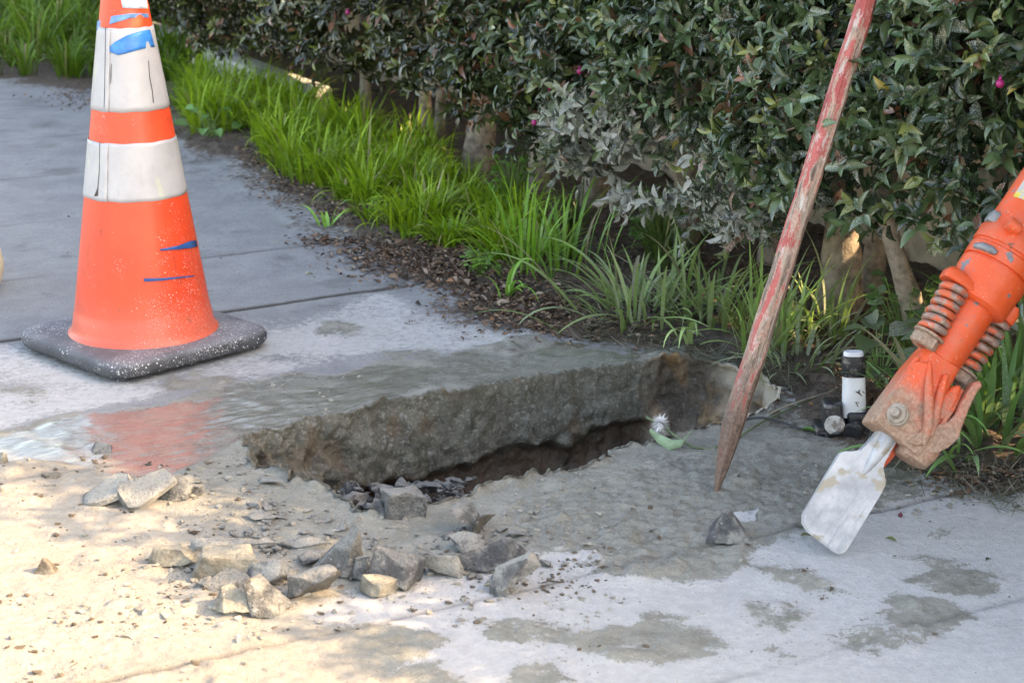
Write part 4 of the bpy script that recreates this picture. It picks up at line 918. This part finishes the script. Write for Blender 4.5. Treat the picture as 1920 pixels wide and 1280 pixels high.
    for i in range(8):
        a=R(45*i+0); rad=.205 if i%2==0 else .15; bm=bmesh.new(); lathe(bm,[(0,.011),(.009,.012),(.012,.012)],16,(rad*math.cos(a),rad*math.sin(a))); f=bmobj('foot',bm,m,root,40)
    return root
cone()
# ------------------------------------------------------------------ wooden stake
def stake():
    a=P(1332,930); a.z+=.0005; top=PT(1648,-70,2.84); ax=(top-a); L=ax.length; ax.normalize()
    toC=(Vector((0,0,H))-a).normalized(); x=ax.cross(-toC).normalized(); y=ax.cross(x).normalized()*1.0
    x=y.cross(ax).normalized()
    M=Matrix(((x.x,y.x,ax.x,a.x),(x.y,y.y,ax.y,a.y),(x.z,y.z,ax.z,a.z),(0,0,0,1)))
    root=empty('wooden_stake',label='long worn red painted wooden stake with a sharpened muddy point leaning on the hedge',cat='stake',mtx=M)
    m,nt,b=mat('stake_paint'); g=NT(nt); v=g.coord(); xyz=g.sep(v)
    st=g.coord('Object',(120,120,26)); n1=g.noise(st,1.,8,.65,.4); st2=g.coord('Object',(150,150,5)); n2=g.noise(st2,1.,6,.7); st3=g.coord('Object',(55,55,14)); n3=g.noise(st3,1.,8,.72); nf=g.noise(v,170,5,.7)
    wood=g.mix(g.ramp(n2,.38,.62),(.10,.06,.045),(.42,.33,.25)); wood=g.mix(g.ramp(nf,.55,.7,0,.5),wood,(.55,.48,.42))
    red=g.mix(g.ramp(n1,.3,.7),(.36,.055,.05),(.52,.13,.11)); pink=(.46,.30,.225)
    # more paint higher up
    k=g.math('ADD',n3,g.math('MULTIPLY',g.math('SUBTRACT',n1,.5),.6)); k=g.math('ADD',k,g.ramp(xyz[2],.15,.9,-.03,.08))
    k=g.math('ADD',k,g.ramp(xyz[0],-.02,.015,-.06,.06))
    c=g.mix(g.ramp(k,.45,.50),wood,pink); c=g.mix(g.ramp(k,.53,.555),c,red); c=g.mix(g.ramp(nf,.56,.66,0,.5),c,(.16,.09,.07)); c=g.mix(g.ramp(g.noise(g.coord('Object',(60,60,20)),1.,7,.7),.56,.62,0,.6),c,(.62,.57,.52))
    vo=g.voro(v,230); c=g.mix(g.math('MULTIPLY',g.ramp(vo.outputs['Distance'],.14,.22,1,0),g.ramp(g.noise(v,20,4),.5,.62)),c,(.62,.58,.54))
    lowm=g.ramp(g.math('ADD',xyz[2],g.math('MULTIPLY',g.math('SUBTRACT',n3,.5),.5)),.10,.27,1,0); brown=g.mix(g.ramp(nf,.35,.7),(.075,.038,.026),(.19,.12,.085)); c=g.mix(g.math('MULTIPLY',lowm,.85),c,brown)
    g.L(c,b.inputs['Base Color']); b.inputs['Roughness'].default_value=.62; g.L(g.bump(g.math('ADD',n2,g.math('MULTIPLY',nf,.5)),.6,.004),b.inputs['Normal'])
    def prism(bm,z,hw,ch,dx=0,dy=0):
        pts=[(hw,-hw+ch),(hw,hw-ch),(hw-ch,hw),(-hw+ch,hw),(-hw,hw-ch),(-hw,-hw+ch),(-hw+ch,-hw),(hw-ch,-hw)]
        an=R(28); return [bm.verts.new((px*math.cos(an)-py*math.sin(an)+dx,px*math.sin(an)+py*math.cos(an)+dy,z)) for px,py in pts]
    bm=bmesh.new(); rs=[]
    zs=[.112]+list(np.linspace(.13,L*1.12,50))
    for i,z in enumerate(zs):
        q=.0150-.00002*i+.0002*math.sin(i*1.7); rs.append(prism(bm,z,q,q*.50,.0004*math.sin(i*.8),.0004*math.cos(i*1.1)))
    for i in range(len(rs)-1):
        for k_ in range(8): bm.faces.new((rs[i][k_],rs[i][(k_+1)%8],rs[i+1][(k_+1)%8],rs[i+1][k_]))
    bm.faces.new(rs[0][::-1]); bm.faces.new(rs[-1]); bmobj('shaft',bm,m,root,25)
    bm=bmesh.new(); rs=[prism(bm,z,q,q*.5,dx,0) for z,q,dx in((0,.0016,-.006),(.012,.0040,-.0058),(.04,.0080,-.004),(.075,.0122,-.002),(.1118,.0148,0))]
    for i in range(len(rs)-1):
        for k_ in range(8): bm.faces.new((rs[i][k_],rs[i][(k_+1)%8],rs[i+1][(k_+1)%8],rs[i+1][k_]))
    bm.faces.new(rs[0][::-1]); bm.faces.new(rs[-1]); bmobj('point',bm,m,root,20)
    # leafy shoots of the hedge that reach across the stake
    return a,ax,x,y
SA,SX,SXX,SYY=stake()
def crossing():
    r=np.random.default_rng(77); pos=[];dr=[];nr=[]; off=hedge.location; mt=simple('twig',(.13,.08,.05),.8)
    for (u,v,tt,du,dv) in [(u_,v_,t_-.14,a_,b_) for (u_,v_,t_,a_,b_) in [(1600,90,3.02,-40,20),(1580,150,2.98,-40,-10),(1600,215,2.98,30,10),(1540,235,2.95,-60,-10),(1625,60,3.05,30,-30),(1655,120,3.0,40,0),(1500,190,2.98,-40,-20),(1690,60,3.0,30,-20),(1590,120,2.97,-10,-40)]]:
        p0=PT(u+du*1.1,v+dv*1.1+22,tt+.22); p1=PT(u,v,tt-.02); bm=bmesh.new(); tube(bm,[p0,(p0+p1)/2+Vector((0,0,.006)),p1],[.0018,.0015,.001],5,cap=False); bmesh.ops.translate(bm,vec=-off,verts=bm.verts); bmobj('twig',bm,mt,hedge,180)
        d=(p1-p0).normalized()
        for k in range(9):
            f=k/8; q=p0.lerp(p1,.35+.65*f); a=k*2.4; o_=Vector((math.cos(a),-.4,math.sin(a))).normalized(); l=d*(.25+.7*f)+o_*.9; l.normalize(); pos.append(list(q)); dr.append(list(l)); nr.append([r.normal()*.4,-1,.6+r.normal()*.3])
    n=len(pos); ln=r.uniform(.026,.042,n); c=np.array([.055,.105,.04])*(.6+.8*r.random(n))[:,None]; yy=r.random(n)<.12; c[yy]=np.array([.2,.22,.06])
    leaves('stray_foliage',np.array(pos)-np.array(off),np.array(dr),np.array(nr),ln,ln*.42,c,ML,hedge,np.full(n,.15))
crossing()
# ------------------------------------------------------------------ breaker (jackhammer)
def breaker():
    t0=2.49; sc=t0/F; o=PT(1543,1003,t0); a=(.56*CX+.829*CU+.10*CF).normalized(); n=-CF; n=(n-a*n.dot(a)).normalized(); r_=a.cross(n).normalized(); y=-n
    M=Matrix(((r_.x,y.x,a.x,o.x),(r_.y,y.y,a.y,o.y),(r_.z,y.z,a.z,o.z),(0,0,0,1)))
    root=empty('jackhammer',label='muddy orange jackhammer with coil springs standing on its pale spade blade',cat='jackhammer',mtx=M)
    k=sc
    def paint(name,mudlo,mudhi,base=(.78,.098,.024)):
        m,nt,b=mat(name); g=NT(nt); v=g.coord(); xyz=g.sep(v); n1=g.noise(v,38,7,.7); n2=g.noise(v,14,6,.65); nf=g.noise(v,200,5,.7)
        c=g.mix(g.ramp(n2,.3,.7),tuple(x*.86 for x in base),base); c=g.mix(g.ramp(nf,.55,.7,0,.4),c,(.58,.22,.14)); c=g.mix(g.ramp(g.noise(v,10,7,.7),.5,.7,0,.35),c,(.42,.22,.16))
        c=g.mix(g.ramp(n2,.635,.65),c,(.17,.17,.18)); c=g.mix(g.ramp(n1,.655,.68,0,.9),c,(.12,.075,.055))
        z=g.math('ADD',xyz[2],g.math('MULTIPLY',g.math('SUBTRACT',n2,.5),.22)); z=g.math('ADD',z,g.math('MULTIPLY',g.math('SUBTRACT',n1,.5),.12))
        mm=g.ramp(z,mudlo,mudhi,.92,0); mudc=g.mix(g.ramp(nf,.35,.7),(.24,.165,.115),(.42,.32,.235)); c=g.mix(mm,c,mudc)
        vo=g.voro(v,260); c=g.mix(g.math('MULTIPLY',g.ramp(vo.outputs['Distance'],.14,.2,1,0),g.ramp(n1,.5,.6)),c,(.60,.50,.42))
        g.L(c,b.inputs['Base Color']); g.L(g.math('MAXIMUM',g.ramp(n1,.3,.7,.38,.55),g.math('MULTIPLY',mm,.85)),b.inputs['Roughness'])
        h=g.math('ADD',g.math('MULTIPLY',mm,g.math('ADD',.4,n1)),g.math('MULTIPLY',nf,.12)); h=g.math('ADD',h,g.math('MULTIPLY',n2,.25)); g.L(g.bump(h,.6,.004),b.inputs['Normal']); return m
    MO=paint('breaker_orange',.175,.285); MO2=paint('breaker_orange_clean',.08,.12)
    # blade -------------------------------------------------------------
    m,nt,b=mat('blade_metal'); g=NT(nt); v=g.coord(); n1=g.noise(v,18,6,.65); n2=g.noise(g.coord('Object',(30,30,8)),1,6,.6); n3=g.noise(v,24,3,.5)
    c=g.mix(g.ramp(n1,.35,.65),(.30,.31,.335),(.52,.525,.545)); c=g.mix(g.ramp(n2,.56,.64,0,.5),c,(.36,.39,.45)); nx_=g.math('MULTIPLY',g.ramp(n3,.57,.62),.9); c=g.mix(nx_,c,(.34,.29,.22)); c=g.mix(g.ramp(g.noise(g.coord('Object',(110,110,11)),1,6,.7),.55,.66,0,.55),c,(.24,.25,.29)); c=g.mix(g.ramp(g.noise(v,90,5,.7),.62,.72,0,.4),c,(.30,.31,.33))
    g.L(c,b.inputs['Base Color']); b.inputs['Roughness'].default_value=.5; b.inputs['Metallic'].default_value=.15; g.L(g.bump(n1,.3,.003),b.inputs['Normal'])
    out=[(-46,-4),(-30,-11),(33,-15),(46,-12),(52,-3),(47,140),(42,153),(30,158),(21,166),(17,180),(17,222),(17,250),(-20,250),(-20,222),(-22,190),(-27,170),(-38,160),(-52,154),(-58,146),(-55,10)]
    out=[(x+ (0 if s<200 else 0),s) for x,s in out]
    def thick(s): return .0035+.006*min(1,max(0,s/160.))+.006*min(1,max(0,(s-150)/60))
    bm=bmesh.new(); fr=[bm.verts.new((x*k,-thick(s)*.9,s*k)) for x,s in out]; bk=[bm.verts.new((x*k,thick(s)*.9,s*k)) for x,s in out]
    bm.faces.new(fr); bm.faces.new(bk[::-1]); N=len(out)
    for i in range(N): bm.faces.new((fr[i],bk[i],bk[(i+1)%N],fr[(i+1)%N]))
    bmesh.ops.bevel(bm,geom=[e for e in bm.edges if abs(e.verts[0].co.y-e.verts[1].co.y)<.004],offset=.0022,segments=2,affect='EDGES')
    blade=bmobj('spade_blade',bm,m,root,40)
    bm=bmesh.new(); loft(bm,[(s*k,0*k,-.004,hw*k,hd) for s,hw,hd in((135,3,.004),(150,8,.009),(170,12,.013),(200,17,.017),(245,18,.018))],20,2.2); bmobj('blade_neck',bm,m,blade,60)
    bm=bmesh.new(); loft(bm,[(s*k,w_*k,.012,hw*k,.012) for s,w_,hw in((168,20,9),(195,22,13),(245,24,15))],16,2.5); bmobj('shank',bm,paint('shank_orange',.02,.05,(.62,.09,.03)),root,60)
    # chuck housing -----------------------------------------------------
    bm=bmesh.new(); loft(bm,[(222*k,-3*k,0,44*k,.030),(226*k,-3*k,0,47*k,.034),(250*k,-2*k,0,48*k,.038),(300*k,0,0,47*k,.038),(345*k,0,0,45*k,.037),(375*k,1*k,0,42*k,.034),(400*k,2*k,0,40*k,.032)],40,5.5)
    # flat front cheek with sloping ridge
    vs=[(-46,-.040,226),(60,-.038,216),(66,-.038,262),(-2,-.044,352),(-22,-.041,372),(-42,-.037,362)]
    f_=[bm.verts.new((x*k,yy,s*k)) for x,yy,s in vs]; b_=[bm.verts.new((x*k,-.010,s*k)) for x,yy,s in vs]; bm.faces.new(f_); bm.faces.new(b_[::-1])
    for i in range(len(vs)): j=(i+1)%len(vs); bm.faces.new((f_[i],b_[i],b_[j],f_[j]))
    hs=bmobj('chuck_housing',bm,MO,root,35); md=hs.modifiers.new('b','BEVEL'); md.width=.003; md.segments=2; md.limit_method='ANGLE'
    bm=bmesh.new(); loft(bm,[(206*k,55*k,-.004,26*k,.022),(210*k,58*k,-.004,33*k,.030),(232*k,62*k,-.003,36*k,.034),(262*k,64*k,-.001,34*k,.033),(300*k,56*k,.002,30*k,.030),(340*k,44*k,.004,24*k,.026),(372*k,30*k,.006,18*k,.020)],32,2.6); lb=bmobj('latch_body',bm,MO,root,50)
    def plate(name,out,y0,y1,m,bev=.0025,par=root):
        bm=bmesh.new(); f_=[bm.verts.new((x*k,yy,s*k)) for x,s,yy in [(p[0],p[1],y0+(p[2] if len(p)>2 else 0)) for p in out]]; b_=[bm.verts.new((p[0]*k,y1,p[1]*k)) for p in out]
        bm.faces.new(f_); bm.faces.new(b_[::-1]); N=len(out)
        for i in range(N): bm.faces.new((f_[i],b_[i],b_[(i+1)%N],f_[(i+1)%N]))
        o=bmobj(name,bm,m,par,35); md=o.modifiers.new('b','BEVEL'); md.width=bev; md.segments=3; md.limit_method='ANGLE'; return o
    plate('latch_lever',[(60,224),(84,238),(98,262),(106,288),(100,306),(92,345),(88,380),(90,396),(80,402),(72,392),(72,350),(76,322),(72,304),(62,292),(52,282),(54,250)],-.036,-.010,paint('lever_orange',.20,.36),.003)
    plate('latch_groove',[(58,296),(66,306),(69,322),(66,352),(58,376),(46,368),(38,340),(44,312)],-.031,-.005,MO,.004)
    plate('latch_arm',[(24,224),(50,232),(62,262),(56,292),(46,318),(34,352),(24,378),(14,372),(20,340),(32,300),(42,270)],-.043,-.018,MO,.004)
    bm=bmesh.new(); tube(bm,[Vector((x*k,yy,s*k)) for x,yy,s in((30,-.036,250),(52,-.034,262),(66,-.030,292),(68,-.026,330),(66,-.02,372))],[.003,.004,.004,.004,.003],10); bmobj('latch_rib',bm,MO,root,60)
    bm=bmesh.new(); tube(bm,[Vector((x*k,yy,s*k)) for x,yy,s in((-18,-.040,374),(0,-.044,340),(22,-.045,305),(42,-.043,272),(54,-.040,240))],[.003,.0062,.0075,.0075,.005],10); bmobj('housing_rib',bm,MO,root,60)
    bm=bmesh.new(); tube(bm,[Vector((-40*k,-.030,s*k)) for s in(228,300,372)],[.005,.0055,.004],8); bmobj('housing_edge',bm,MO,root,60)
    # cross bolt
    bm=bmesh.new(); c0=Vector((6*k,0,264*k)); d=Vector((-.42,-1,-.10)).normalized()
    tube(bm,[c0+d*.036,c0+d*.047,c0+d*.0475,c0+d*.052,c0+d*.053],[.016,.0155,.0140,.0125,.009],20); tube(bm,[c0+d*.050,c0+d*.062,c0+d*.067],[.0082,.0078,.006],14); bmobj('cross_bolt',bm,simple('muddy_steel',(.34,.29,.24),.7,var=.3,scale=60,bump=.6,dirt=(.42,.32,.24),dscale=40),root,50)
    # front tube and casing
    bm=bmesh.new(); lathe(bm,[(375*k,38*k),(385*k,42*k),(400*k,44*k),(545*k,46*k)],48,(3*k,0)); tb=bmobj('front_tube',bm,MO2,root,60)
    bm=bmesh.new(); prof=[(520,50),(524,58),(528,64),(560,66),(575,66),(580,68),(601,68),(602,64),(606,64),(607,69),(632,69),(636,65),(640,65),(642,70),(670,70),(676,66),(700,64),(740,62),(900,60),(905,66),(940,66),(945,60),(1080,58),(1090,50)]
    lathe(bm,[(z*k,q*k) for z,q in prof],64,(3*k,0)); cs=bmobj('casing',bm,MO2,root,35)
    # spring flange (ears)
    bm=bmesh.new()
    for (w0,w1,yc,s0,s1) in ((-84,-12,-.022,530,550),(14,90,.020,537,560)):
        loft(bm,[(s0*k,(w0+w1)/2*k,yc,(w1-w0)/2*k*.96,.020),((s0+3)*k,(w0+w1)/2*k,yc,(w1-w0)/2*k,.022),((s1-3)*k,(w0+w1)/2*k,yc*.9,(w1-w0)/2*k,.022),((s1+8)*k,(w0+w1)/2*k,yc*.6,(w1-w0)/2*k*.8,.018)],28,5.)
    bmobj('spring_flange',bm,MO2,root,45)
    MS=paint('spring_worn',-.5,-.4,(.50,.12,.07)); 
    m,nt,b=mat('spring_steel'); g=NT(nt); v=g.coord(); n1=g.noise(v,70,6,.7); n2=g.noise(v,45,5,.7); nz=g.noise(v,160,4)
    c=g.mix(g.ramp(n1,.35,.65),(.22,.14,.11),(.40,.28,.23)); c=g.mix(g.ramp(n2,.48,.53),c,(.60,.12,.05)); c=g.mix(g.ramp(n1,.6,.68,0,.6),c,(.50,.48,.47)); g.L(c,b.inputs['Base Color']); b.inputs['Roughness'].default_value=.45; b.inputs['Metallic'].default_value=.2; g.L(g.bump(n1,.3,.002),b.inputs['Normal']); MSP=m
    for (w0,w1,y0,y1,s0,s1,lab) in ((-44,-51,-.026,-.026,426,530,'left spring in front of the tube'),(60,64,.022,.022,420,540,'right spring behind the tube')):
        bm=bmesh.new(); T=6.2; pts=[]; nn=int(T*26)
        for i in range(nn+1):
            f=i/nn; a_=f*T*2*math.pi+1.0; R_=22*k; pts.append(Vector(((w0+(w1-w0)*f)*k+R_*math.cos(a_),(y0)+R_*math.sin(a_),(s0+(s1-s0)*f)*k)))
        tube(bm,pts,7.6*k,10); sp_=bmobj('coil_spring',bm,MSP,root,180); sp_['label']=lab
        bm=bmesh.new(); lathe(bm,[((s0-30)*k,10*k),(s1*k,10*k)],16,(w0*k,y0)); bmobj('spring_bolt',bm,MSP,sp_,60)
        bm=bmesh.new(); lathe(bm,[((s0-30)*k,25*k),((s0-28)*k,28*k),((s0-10)*k,28*k),((s0-8)*k,26*k)],6,(w0*k,y0)); lathe(bm,[((s0-8)*k,27*k),((s0-7)*k,31*k),((s0-3)*k,31*k),((s0-2)*k,29*k)],32,(w0*k,y0)); nb=bmobj('bolt_head',bm,paint('nut_paint_'+lab.split()[0],.31,.36,(.55,.20,.14)),sp_,35)
    # lugs and clamp pieces on the casing
    MG_=simple('worn_grey_metal',(.19,.195,.20),.5,metal=.3,var=.35,scale=70,bump=.4)
    bm=bmesh.new(); box(bm,Vector((-52*k,-.012,683*k)),(34*k,34*k,26*k),None,.004,2); bmobj('clamp_lug',bm,MG_,root,40)
    bm=bmesh.new(); tube(bm,[Vector((x*k,-.050,s*k)) for x,s in((-40,677),(-24,676),(-14,676))],[13*k,13*k,10*k],18); bmobj('clamp_bolt',bm,MO2,root,40)
    bm=bmesh.new(); tube(bm,[Vector((x*k,yy,s*k)) for x,yy,s in((-60,-.020,616),(-52,-.032,618),(-36,-.042,618),(-26,-.046,616))],[6*k,8*k,8*k,5*k],12); bmobj('clamp_tab',bm,MG_,root,40)
    bm=bmesh.new(); g0=[]
    for j in range(5):
        row=[]
        for i in range(7):
            an=R(-150+i*8); rad=62.5*k+.001; row.append(bm.verts.new((3*k+rad*math.cos(an),rad*math.sin(an),(735+j*14)*k)))
        g0.append(row)
    for j in range(4):
        for i in range(6): bm.faces.new((g0[j][i],g0[j][i+1],g0[j+1][i+1],g0[j+1][i]))
    lbm=bmobj('sticker',bm,simple('yellow_sticker',(.72,.55,.06),.5,var=.2,scale=60,dirt=(.45,.42,.38),dscale=60,dlo=.45,dhi=.55),root,60); lbm['label']='worn yellow sticker'
    # handles above the frame
    bm=bmesh.new(); tube(bm,[Vector((x*k,0,s*k)) for x,s in((-330,1100),(-250,1110),(-60,1100),(3,1085),(60,1100),(250,1110),(330,1100))],[.016,.017,.022,.04,.022,.017,.016],14); bmobj('handle_bar',bm,simple('black_grip',(.03,.03,.03),.6),root,60)
breaker()
# ------------------------------------------------------------------ pipe stub in black fitting
def stub():
    c=P(1594,818); root=empty('irrigation_riser',(c.x,c.y,0),'white plastic pipe stub with black band standing in a black plastic fitting','pipe stub')
    W_=simple('white_pvc',(.74,.75,.78),.35,var=.06,scale=30,bump=.1); K=simple('black_plastic',(.022,.022,.026),.4,var=.4,scale=40,bump=.3,dirt=(.22,.20,.18),dscale=45,dlo=.55,dhi=.68)
    def oval(bm,prof,n=28,cx=0,cy=0,e=2.6): loft(bm,[(z,cx+lx,cy,hw,hd) for z,hw,hd,lx in prof],n,e)
    bm=bmesh.new(); oval(bm,[(.035,.0195,.0125,.004),(.06,.0193,.0122,.003),(.108,.0182,.0115,.0),(.1085,.0175,.011,0)]); bmobj('white_tube',bm,W_,root,50)
    bm=bmesh.new(); oval(bm,[(.104,.0188,.0122,.0),(.106,.0196,.013,.0),(.136,.0188,.0125,-.002),(.139,.0176,.0115,-.002)]); bmobj('black_band',bm,K,root,50)
    bm=bmesh.new(); oval(bm,[(.1385,.0165,.0105,-.002),(.1435,.0160,.0100,-.002),(.1455,.0145,.0085,-.002)]); bmobj('tube_end',bm,W_,root,50)
    bm=bmesh.new(); box(bm,(-.030,.004,.028),(.030,.045,.066),Matrix.Rotation(R(-6),4,'Y'),.006,3); box(bm,(.026,.006,.020),(.07,.05,.052),None,.006,3); box(bm,(0,.02,.006),(.115,.05,.022),None,.005,2); fit=bmobj('black_fitting',bm,K,root,40)
    bm=bmesh.new(); tube(bm,[(-.030,-.020,.028),(-.031,-.025,.028),(-.032,-.027,.028)],[.016,.0165,.013],22); bmobj('white_disc',bm,simple('dirty_white',(.50,.48,.46),.7,var=.3,scale=70,dirt=(.2,.17,.15),dscale=60,dlo=.5,dhi=.6),root,50)
    bm=bmesh.new(); d=Vector((-.55,-.8,-.25)).normalized(); p0=Vector((.014,-.006,.026))
    rs=tube(bm,[p0,p0+d*.030,p0+d*.031,p0+d*.034,p0+d*.035,p0+d*.037],[.0145,.0145,.0165,.0168,.0145,.0145],22,cap=False); rr=tube(bm,[p0+d*.037,p0+d*.036,p0+d*.012],[.0145,.011,.010],22,cap=True); bmobj('nozzle_socket',bm,K,fit,50)
    bm=bmesh.new(); tube(bm,[Vector((-.012,-.045,.010)),Vector((.006,-.048,.004)),Vector((.022,-.040,.010)),Vector((.030,-.020,.022))],.0012,6); bmobj('wire_clip',bm,MGm,fit,60)
    # root clump
    r=np.random.default_rng(90); bm=bmesh.new()
    for i in range(170):
        p=Vector((c.x+.045+r.normal()*.028,c.y+.035+r.normal()*.018,.045+abs(r.normal())*.018)); a=r.uniform(0,6.28); l=r.uniform(.02,.05); pts=[p]
        for q_ in range(4): pts.append(pts[-1]+Vector((math.cos(a+q_*.6*r.normal())*l/4,math.sin(a+q_*.6)*l/4,r.normal()*.006)))
        tube(bm,pts,.0008,4,cap=False)
    o=bmobj('root_clump',bm,simple('roots',(.09,.05,.03),.9,var=.6,scale=30),None,180); tag(o,'brown mat of fine roots heaped behind the white pipe stub','roots',kind='stuff')
    bm=bmesh.new(); bmesh.ops.create_icosphere(bm,subdivisions=4,radius=1); co=np.array([v.co for v in bm.verts]); nn=fbm(co[:,0]*2.5,co[:,1]*2.5,co[:,2]*2.5,o=5,seed=91)
    for i,v in enumerate(bm.verts): v.co=Vector((v.co.x*.055,v.co.y*.035,v.co.z*.045))*(1+.35*nn[i])
    o=bmobj('soil_clod',bm,simple('dark_soil',(.045,.028,.018),.95,var=.6,scale=70,bump=1,bd=.006),None,180); o.location=(c.x+.05,c.y+.05,.015); tag(o,'dark clod of soil behind the black fitting of the white pipe stub','clod')
MGm=simple('thin_wire',(.30,.30,.30),.4,metal=.7)
stub()
# cable
def curve_px(pts,rad,name,m,label,cat,z=.006,n=8):
    P_=[P(u,v,zz) for u,v,zz in pts]; out=[]
    for i in range(len(P_)-1):
        p0=P_[max(i-1,0)];p1=P_[i];p2=P_[i+1];p3=P_[min(i+2,len(P_)-1)]
        for k in range(n):
            t=k/n; out.append(.5*((2*p1)+(p2-p0)*t+(2*p0-5*p1+4*p2-p3)*t*t+(3*p1-p0-3*p2+p3)*t**3))
    out.append(P_[-1]); bm=bmesh.new(); tube(bm,out,rad,8); o=bmobj(name,bm,m,None,180)
    if label: tag(o,label,cat)
    return o
curve_px([(1575,812,.02),(1545,812,.008),(1500,803,.008),(1462,790,.012),(1430,783,.016),(1400,786,.010),(1385,800,.004)],.0022,'cable',simple('cable_black',(.03,.032,.035),.45),'thin black cable running from the black fitting towards the stake','cable')
curve_px([(1420,800,.003),(1450,772,.012),(1500,752,.02),(1555,735,.02),(1570,725,.02)],.0015,'dry_stem',simple('straw_stem',(.36,.33,.25),.8),'dry pale stem lying from the hole edge up to the pipe stub','stem')
# fallen weed with fluffy white head
def fluff():
    c=P(1238,802,.0); root=empty('fallen_seedhead',(c.x,c.y,0),'fallen weed with fluffy white flower head and one curved green leaf at the hole edge','fallen weed')
    off=Vector((c.x,c.y,0)); MSt=simple('green_stem',(.13,.17,.09),.6)
    bm=bmesh.new(); tube(bm,[P(u,v,z)-off for u,v,z in((1212,782,.03),(1240,796,.022),(1270,820,.014),(1300,838,.008),(1335,842,.006),(1380,822,.006),(1430,790,.008),(1490,762,.012),(1530,745,.012))],[.0022,.0024,.0024,.0022,.0022,.002,.0018,.0015,.001],7); bmobj('stem',bm,MSt,root,180)
    # leaf ribbon
    pts=[P(u,v,z)-off for u,v,z in((1218,806,.022),(1235,822,.012),(1258,834,.010),(1280,830,.016),(1296,806,.034))]; wd=[.003,.0075,.0085,.006,.0008]; bm=bmesh.new(); prev=None
    for i in range(17):
        f=i/16*4; k=min(3,int(f)); t=f-k; p=pts[k].lerp(pts[k+1],t*t*(3-2*t)*.5+t*.5); ww=wd[k]+(wd[k+1]-wd[k])*t; row=[bm.verts.new(p+Vector((.25,.2,1)).normalized()*ww*q_+Vector((0,-.003*(1-abs(q_)),0))) for q_ in(-1,-.3,.3,1)]
        if prev:
            for j in range(3): bm.faces.new((prev[j],prev[j+1],row[j+1],row[j]))
        prev=row
    bmobj('leaf',bm,simple('leaf_pale_green',(.20,.29,.17),.5,var=.25,scale=40),root,180)
    r=np.random.default_rng(92); ctr=P(1238,792,.03)-off; n=330; d=r.normal(0,1,(n,3)); d/=np.linalg.norm(d,axis=1)[:,None]; bm=bmesh.new()
    for q_ in d:
        q_=Vector(q_); s=q_.cross(Vector((.3,.5,.8))).normalized()*.0013; L_=.017*(.7+.5*r.random()); L_*=1.0 if q_.z>-.3 else 1.2
        a_=bm.verts.new(ctr+q_*.003-s); b_=bm.verts.new(ctr+q_*.003+s); e_=bm.verts.new(ctr+q_*L_+Vector((0,0,-.002))); bm.faces.new((a_,b_,e_))
    me=bpy.data.meshes.new('flower_head'); bm.to_mesh(me); bm.free(); link('flower_head',me,simple('fluff_white',(.92,.91,.92),.9,var=.03),root)
fluff()
# few single fallen leaves
MFL=leaf_mat('fallen_leaf',.6,.1)
for (u,v,l,wd_,col,az,lb) in [(572,516,.020,.5,(.52,.50,.34),.6,'small cream coloured fallen leaf lying alone on the blue grey pavement'),(1660,1012,.017,.3,(.16,.20,.05),-.5,'narrow green fallen leaf on white dust right of the blade'),(1500,1010,.018,.25,(.18,.17,.07),.4,'small olive fallen leaf left of the blade tip'),(1745,930,.016,.3,(.10,.09,.06),.3,'dark narrow fallen leaf under the orange housing on grey dust'),(1848,1054,.014,.4,(.04,.05,.04),.8,'tiny curled dark leaf at the far right on white dust'),(990,572,.03,.35,(.50,.30,.12),.1,'tan fallen leaf lying on the litter below the seedling'),(905,1103,.018,.35,(.40,.36,.26),-.1,'small tan leaf on white dust left of the big upright stone'),(1500,815,.03,.45,(.10,.20,.06),-.3,'torn green leaf lying left of the black fitting')]:
    c=P(u,v); o=leaves('fallen_leaf',np.zeros((1,3)),np.array([[math.cos(az),math.sin(az),.05]]),np.array([[0,.1,1.]]),np.array([l]),np.array([l*wd_]),np.array([col]),MFL,None,np.array([0.05]),np.array([1.2])); o.location=(c.x,c.y,gz(c.x,c.y)+.003); tag(o,lb,'fallen leaf','fallen leaves on the ground')
bm=bmesh.new(); bmesh.ops.create_icosphere(bm,subdivisions=2,radius=.0035); tube(bm,[(0,0,.002),(.001,0,.005)],[.001,.0007],5); o=bmobj('fallen_berry',bm,simple('dark_berry',(.12,.015,.03),.5),None,180); c=P(1688,968); o.location=(c.x,c.y,gz(c.x,c.y)+.003); tag(o,'tiny dark red berry on the dusty ground right of the blade','berry')
# clod of dirt at the far left and lumps in the slurry
stone('mud_clod','dark wet lump of mud standing in the glossy slurry','clod',168,828,204,850,'grey','chunk',41,group=None)
stone('mud_clod','brown crumbly clod on the sunlit ground below the slurry','clod',72,885,110,902,'soil','chunk',42,group=None)
stone('mud_clod','small lump of pale mud where the ripples begin at far left','clod',-14,846,10,872,'tan','chunk',43,group=None)
def post():
    c=P(-40,540); root=empty('cream_container',(c.x,c.y,0),'cream rounded container just entering the left edge beside the cone','container')
    bm=bmesh.new(); lathe(bm,[(0,.040),(.01,.046),(.035,.055),(.06,.056),(.08,.052),(.093,.047),(.098,.044),(.11,.048),(.12,.048),(.13,.036),(.135,.01)],32); bmobj('container_body',bm,simple('cream_sunlit',(.72,.62,.46),.6,var=.1,scale=20),root,60)  # sunlit look put into the cream base colour, as the hedge shades it
post()
